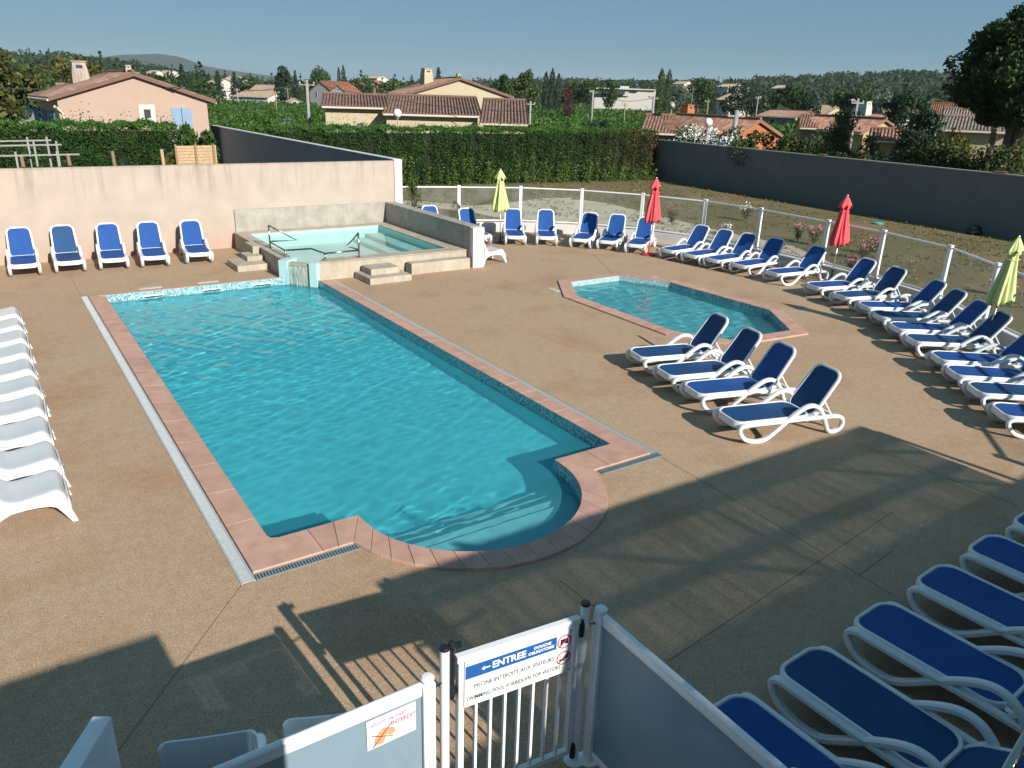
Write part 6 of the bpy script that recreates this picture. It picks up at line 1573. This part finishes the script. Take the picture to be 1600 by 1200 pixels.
# weeds and saplings at the foot of the hedge
wd_ = []
for i in range(150):
    f = rg.uniform(.12, 1)**.8; x = 13.5+24*f; y = 42.3+(39.4-42.3)*f-1.0-rg.uniform(0, .7); h = rg.uniform(.3, 1.9)*(1 if .25 < f < .85 else .6); k = int(14+h*26)
    t = rg.uniform(0, 1, k); wd_.append(np.stack([x+rg.normal(0, .10, k)*(.4+t), y+rg.normal(0, .10, k), t*h], 1))
tag(leaves('tall_weeds', np.vstack(wd_), .11, ['sapling'], None, None, .6), 'tall leafy weeds and saplings along the foot of the hedge', 'weeds', None, 'stuff')
# small flowering plants along the fence
def flower(u, v, h, petal, lb, seed, wide=.5, z=0.0):
    p = G(u, v, 0); r_ = np.random.default_rng(seed); t = empty('flowering_plant', (p.x, p.y, -.01), lb, 'plant', 'flowering plants behind the glass fence')
    m = MB(); tips = []
    for i in range(7):
        a = r_.uniform(0, 6.28); q = wide*r_.uniform(.2, .55); tip = Vector((p.x+q*math.cos(a), p.y+q*math.sin(a), h*r_.uniform(.7, 1.0))); tips.append(tip)
        m.tube([(p.x, p.y, -.01), Vector((p.x, p.y, 0)).lerp(tip, .5)+Vector((0, 0, .08)), tip], .008, 5)
    m.build('stem', 'oldwood', t)
    c = np.vstack([np.array(tp)*f+np.array((p.x, p.y, 0))*(1-f)+r_.normal(0, .05, (22, 3)) for tp in tips for f in (.35, .6, .8)]); c[:, 2] = np.abs(c[:, 2]); leaves('foliage', c, .075, ['lf_olive'], t, None, .4)
    c = np.vstack([np.array(tp)+r_.normal(0, .05, (10, 3)) for tp in tips]); leaves('blossoms', c, .06, [petal], t, None, .9)
for u, v, h, pt, lb, sd in ((1165, 345, .75, 'petal_white', 'white flowers seen above the fence rail, by the grass', 1), (1136, 368, .45, 'petal_white', 'low white flowers behind the loungers, left of the pink ones', 2), (1246, 377, .65, 'petal_pink', 'left pink flowering plant behind the glass, between posts', 3), (1272, 383, .65, 'petal_pink', 'pink flowering plant just left of the second red parasol', 4), (1348, 405, .55, 'petal_pink', 'pink flowers right of the second red parasol, lower bunch', 5), (1362, 398, .6, 'petal_pink', 'pink flowers right of the second red parasol, upper bunch', 6), (1330, 424, .4, 'petal_pink', 'small pink flower low against the plinth', 7), (1050, 352, .8, 'petal_red', 'sparse dark red flowering plant right of the first red parasol', 8), (1560, 462, .5, 'petal_pink', 'small pink flower near the right lime parasol', 9)):
    flower(u, v, h, pt, lb, sd)
p = G(1372, 350); o = MB().lathe([(0, 0), (.22, 0), (.25, .06), (.12, .10), (0, .11)], (0, 0, 0), 14).build('turquoise_bucket_lid', plain('turquoise_plastic', (.10, .42, .44), .4)); o.location = (p.x, p.y, -.01); tag(o, 'tiny turquoise plastic piece on the grass near the dark wall', 'lid')
# garden behind the pink wall: board fence, stakes and metal rails
t = empty('board_fence', (*AZ(298, 36), 0), 'pale wooden board fence behind the pink wall beside the dark shrub', 'fence')
a, b = Vector((*AZ(264, 35.8), 0)), Vector((*AZ(329, 36.4), 0)); e = (b-a).normalized(); zt = ZV(298, 227, 36)
m = MB(); nb_ = int(zt/.12)
for i in range(nb_): m.bar(a+Vector((0, 0, .06+i*.12)), b+Vector((0, 0, .06+i*.12)), .03, .108)
m.build('boards', 'wood', t)
for f in (0, .48, .93): q = a.lerp(b, f)-Vector((0, .05, 0)); MB().bar(q, q+Vector((0, 0, zt+.05)), .08, .08).build('post', 'oldwood', t)
for i, (u, v, lb) in enumerate(((17, 243, 'leftmost wooden stake behind the pink wall'), (92, 240, 'wooden stake behind the pink wall under the metal rails'), (164, 236, 'leaning wooden stake in front of the dark hedge'), (243, 233, 'pale round stake beside the yellowish shrub'))):
    x, y = AZ(u, 32); z = ZV(u, v, 32); m = MB(); m.tube([(x+.04, y, 0), (x-.03, y, z)], [.07, .06], 8); tag(m.build('garden_stake', 'wood' if i == 3 else 'oldwood'), lb, 'stake', 'stakes behind the pink wall')
for i, (u0, u1, v0, v1, d, lb) in enumerate(((-20, 80, 221, 219, 33, 'topmost pale metal rail in front of the hedge on the left'), (-20, 96, 228, 226, 32, 'middle pale metal rail in front of the hedge on the left'), (-20, 124, 244, 241, 31, 'lowest and longest pale metal rail in front of the hedge on the left'))):
    t = empty('garden_rail', (*AZ(u1, d), 0), lb, 'rail', 'pale metal rails of the garden frame'); a, b = AT(u0, v0, d), AT(u1, v1, d); m = MB(); m.bar(a, b, .06, .05); m.build('rail', 'polec', t)
    for f in ((.62, .93) if i < 2 else (.3, .75)): q = a.lerp(b, f); m = MB(); m.bar((q.x, q.y, 0), (q.x, q.y, q.z+.12), .06, .06); m.build('post', 'polec', t)

# summer haze in the air over the whole valley
hb = MB(); hb.box((0, 0, 104), (13000, 13000, 212))
m, nt_, n_, l_ = new_mat('haze'); pv = n_.new('ShaderNodeVolumePrincipled'); pv.inputs['Color'].default_value = (.80, .90, 1, 1); pv.inputs['Density'].default_value = HAZE; pv.inputs['Anisotropy'].default_value = 0
o_ = n_.new('ShaderNodeOutputMaterial'); l_.new(pv.outputs[0], o_.inputs['Volume'])
tag(hb.build('haze', m), kind='stuff')
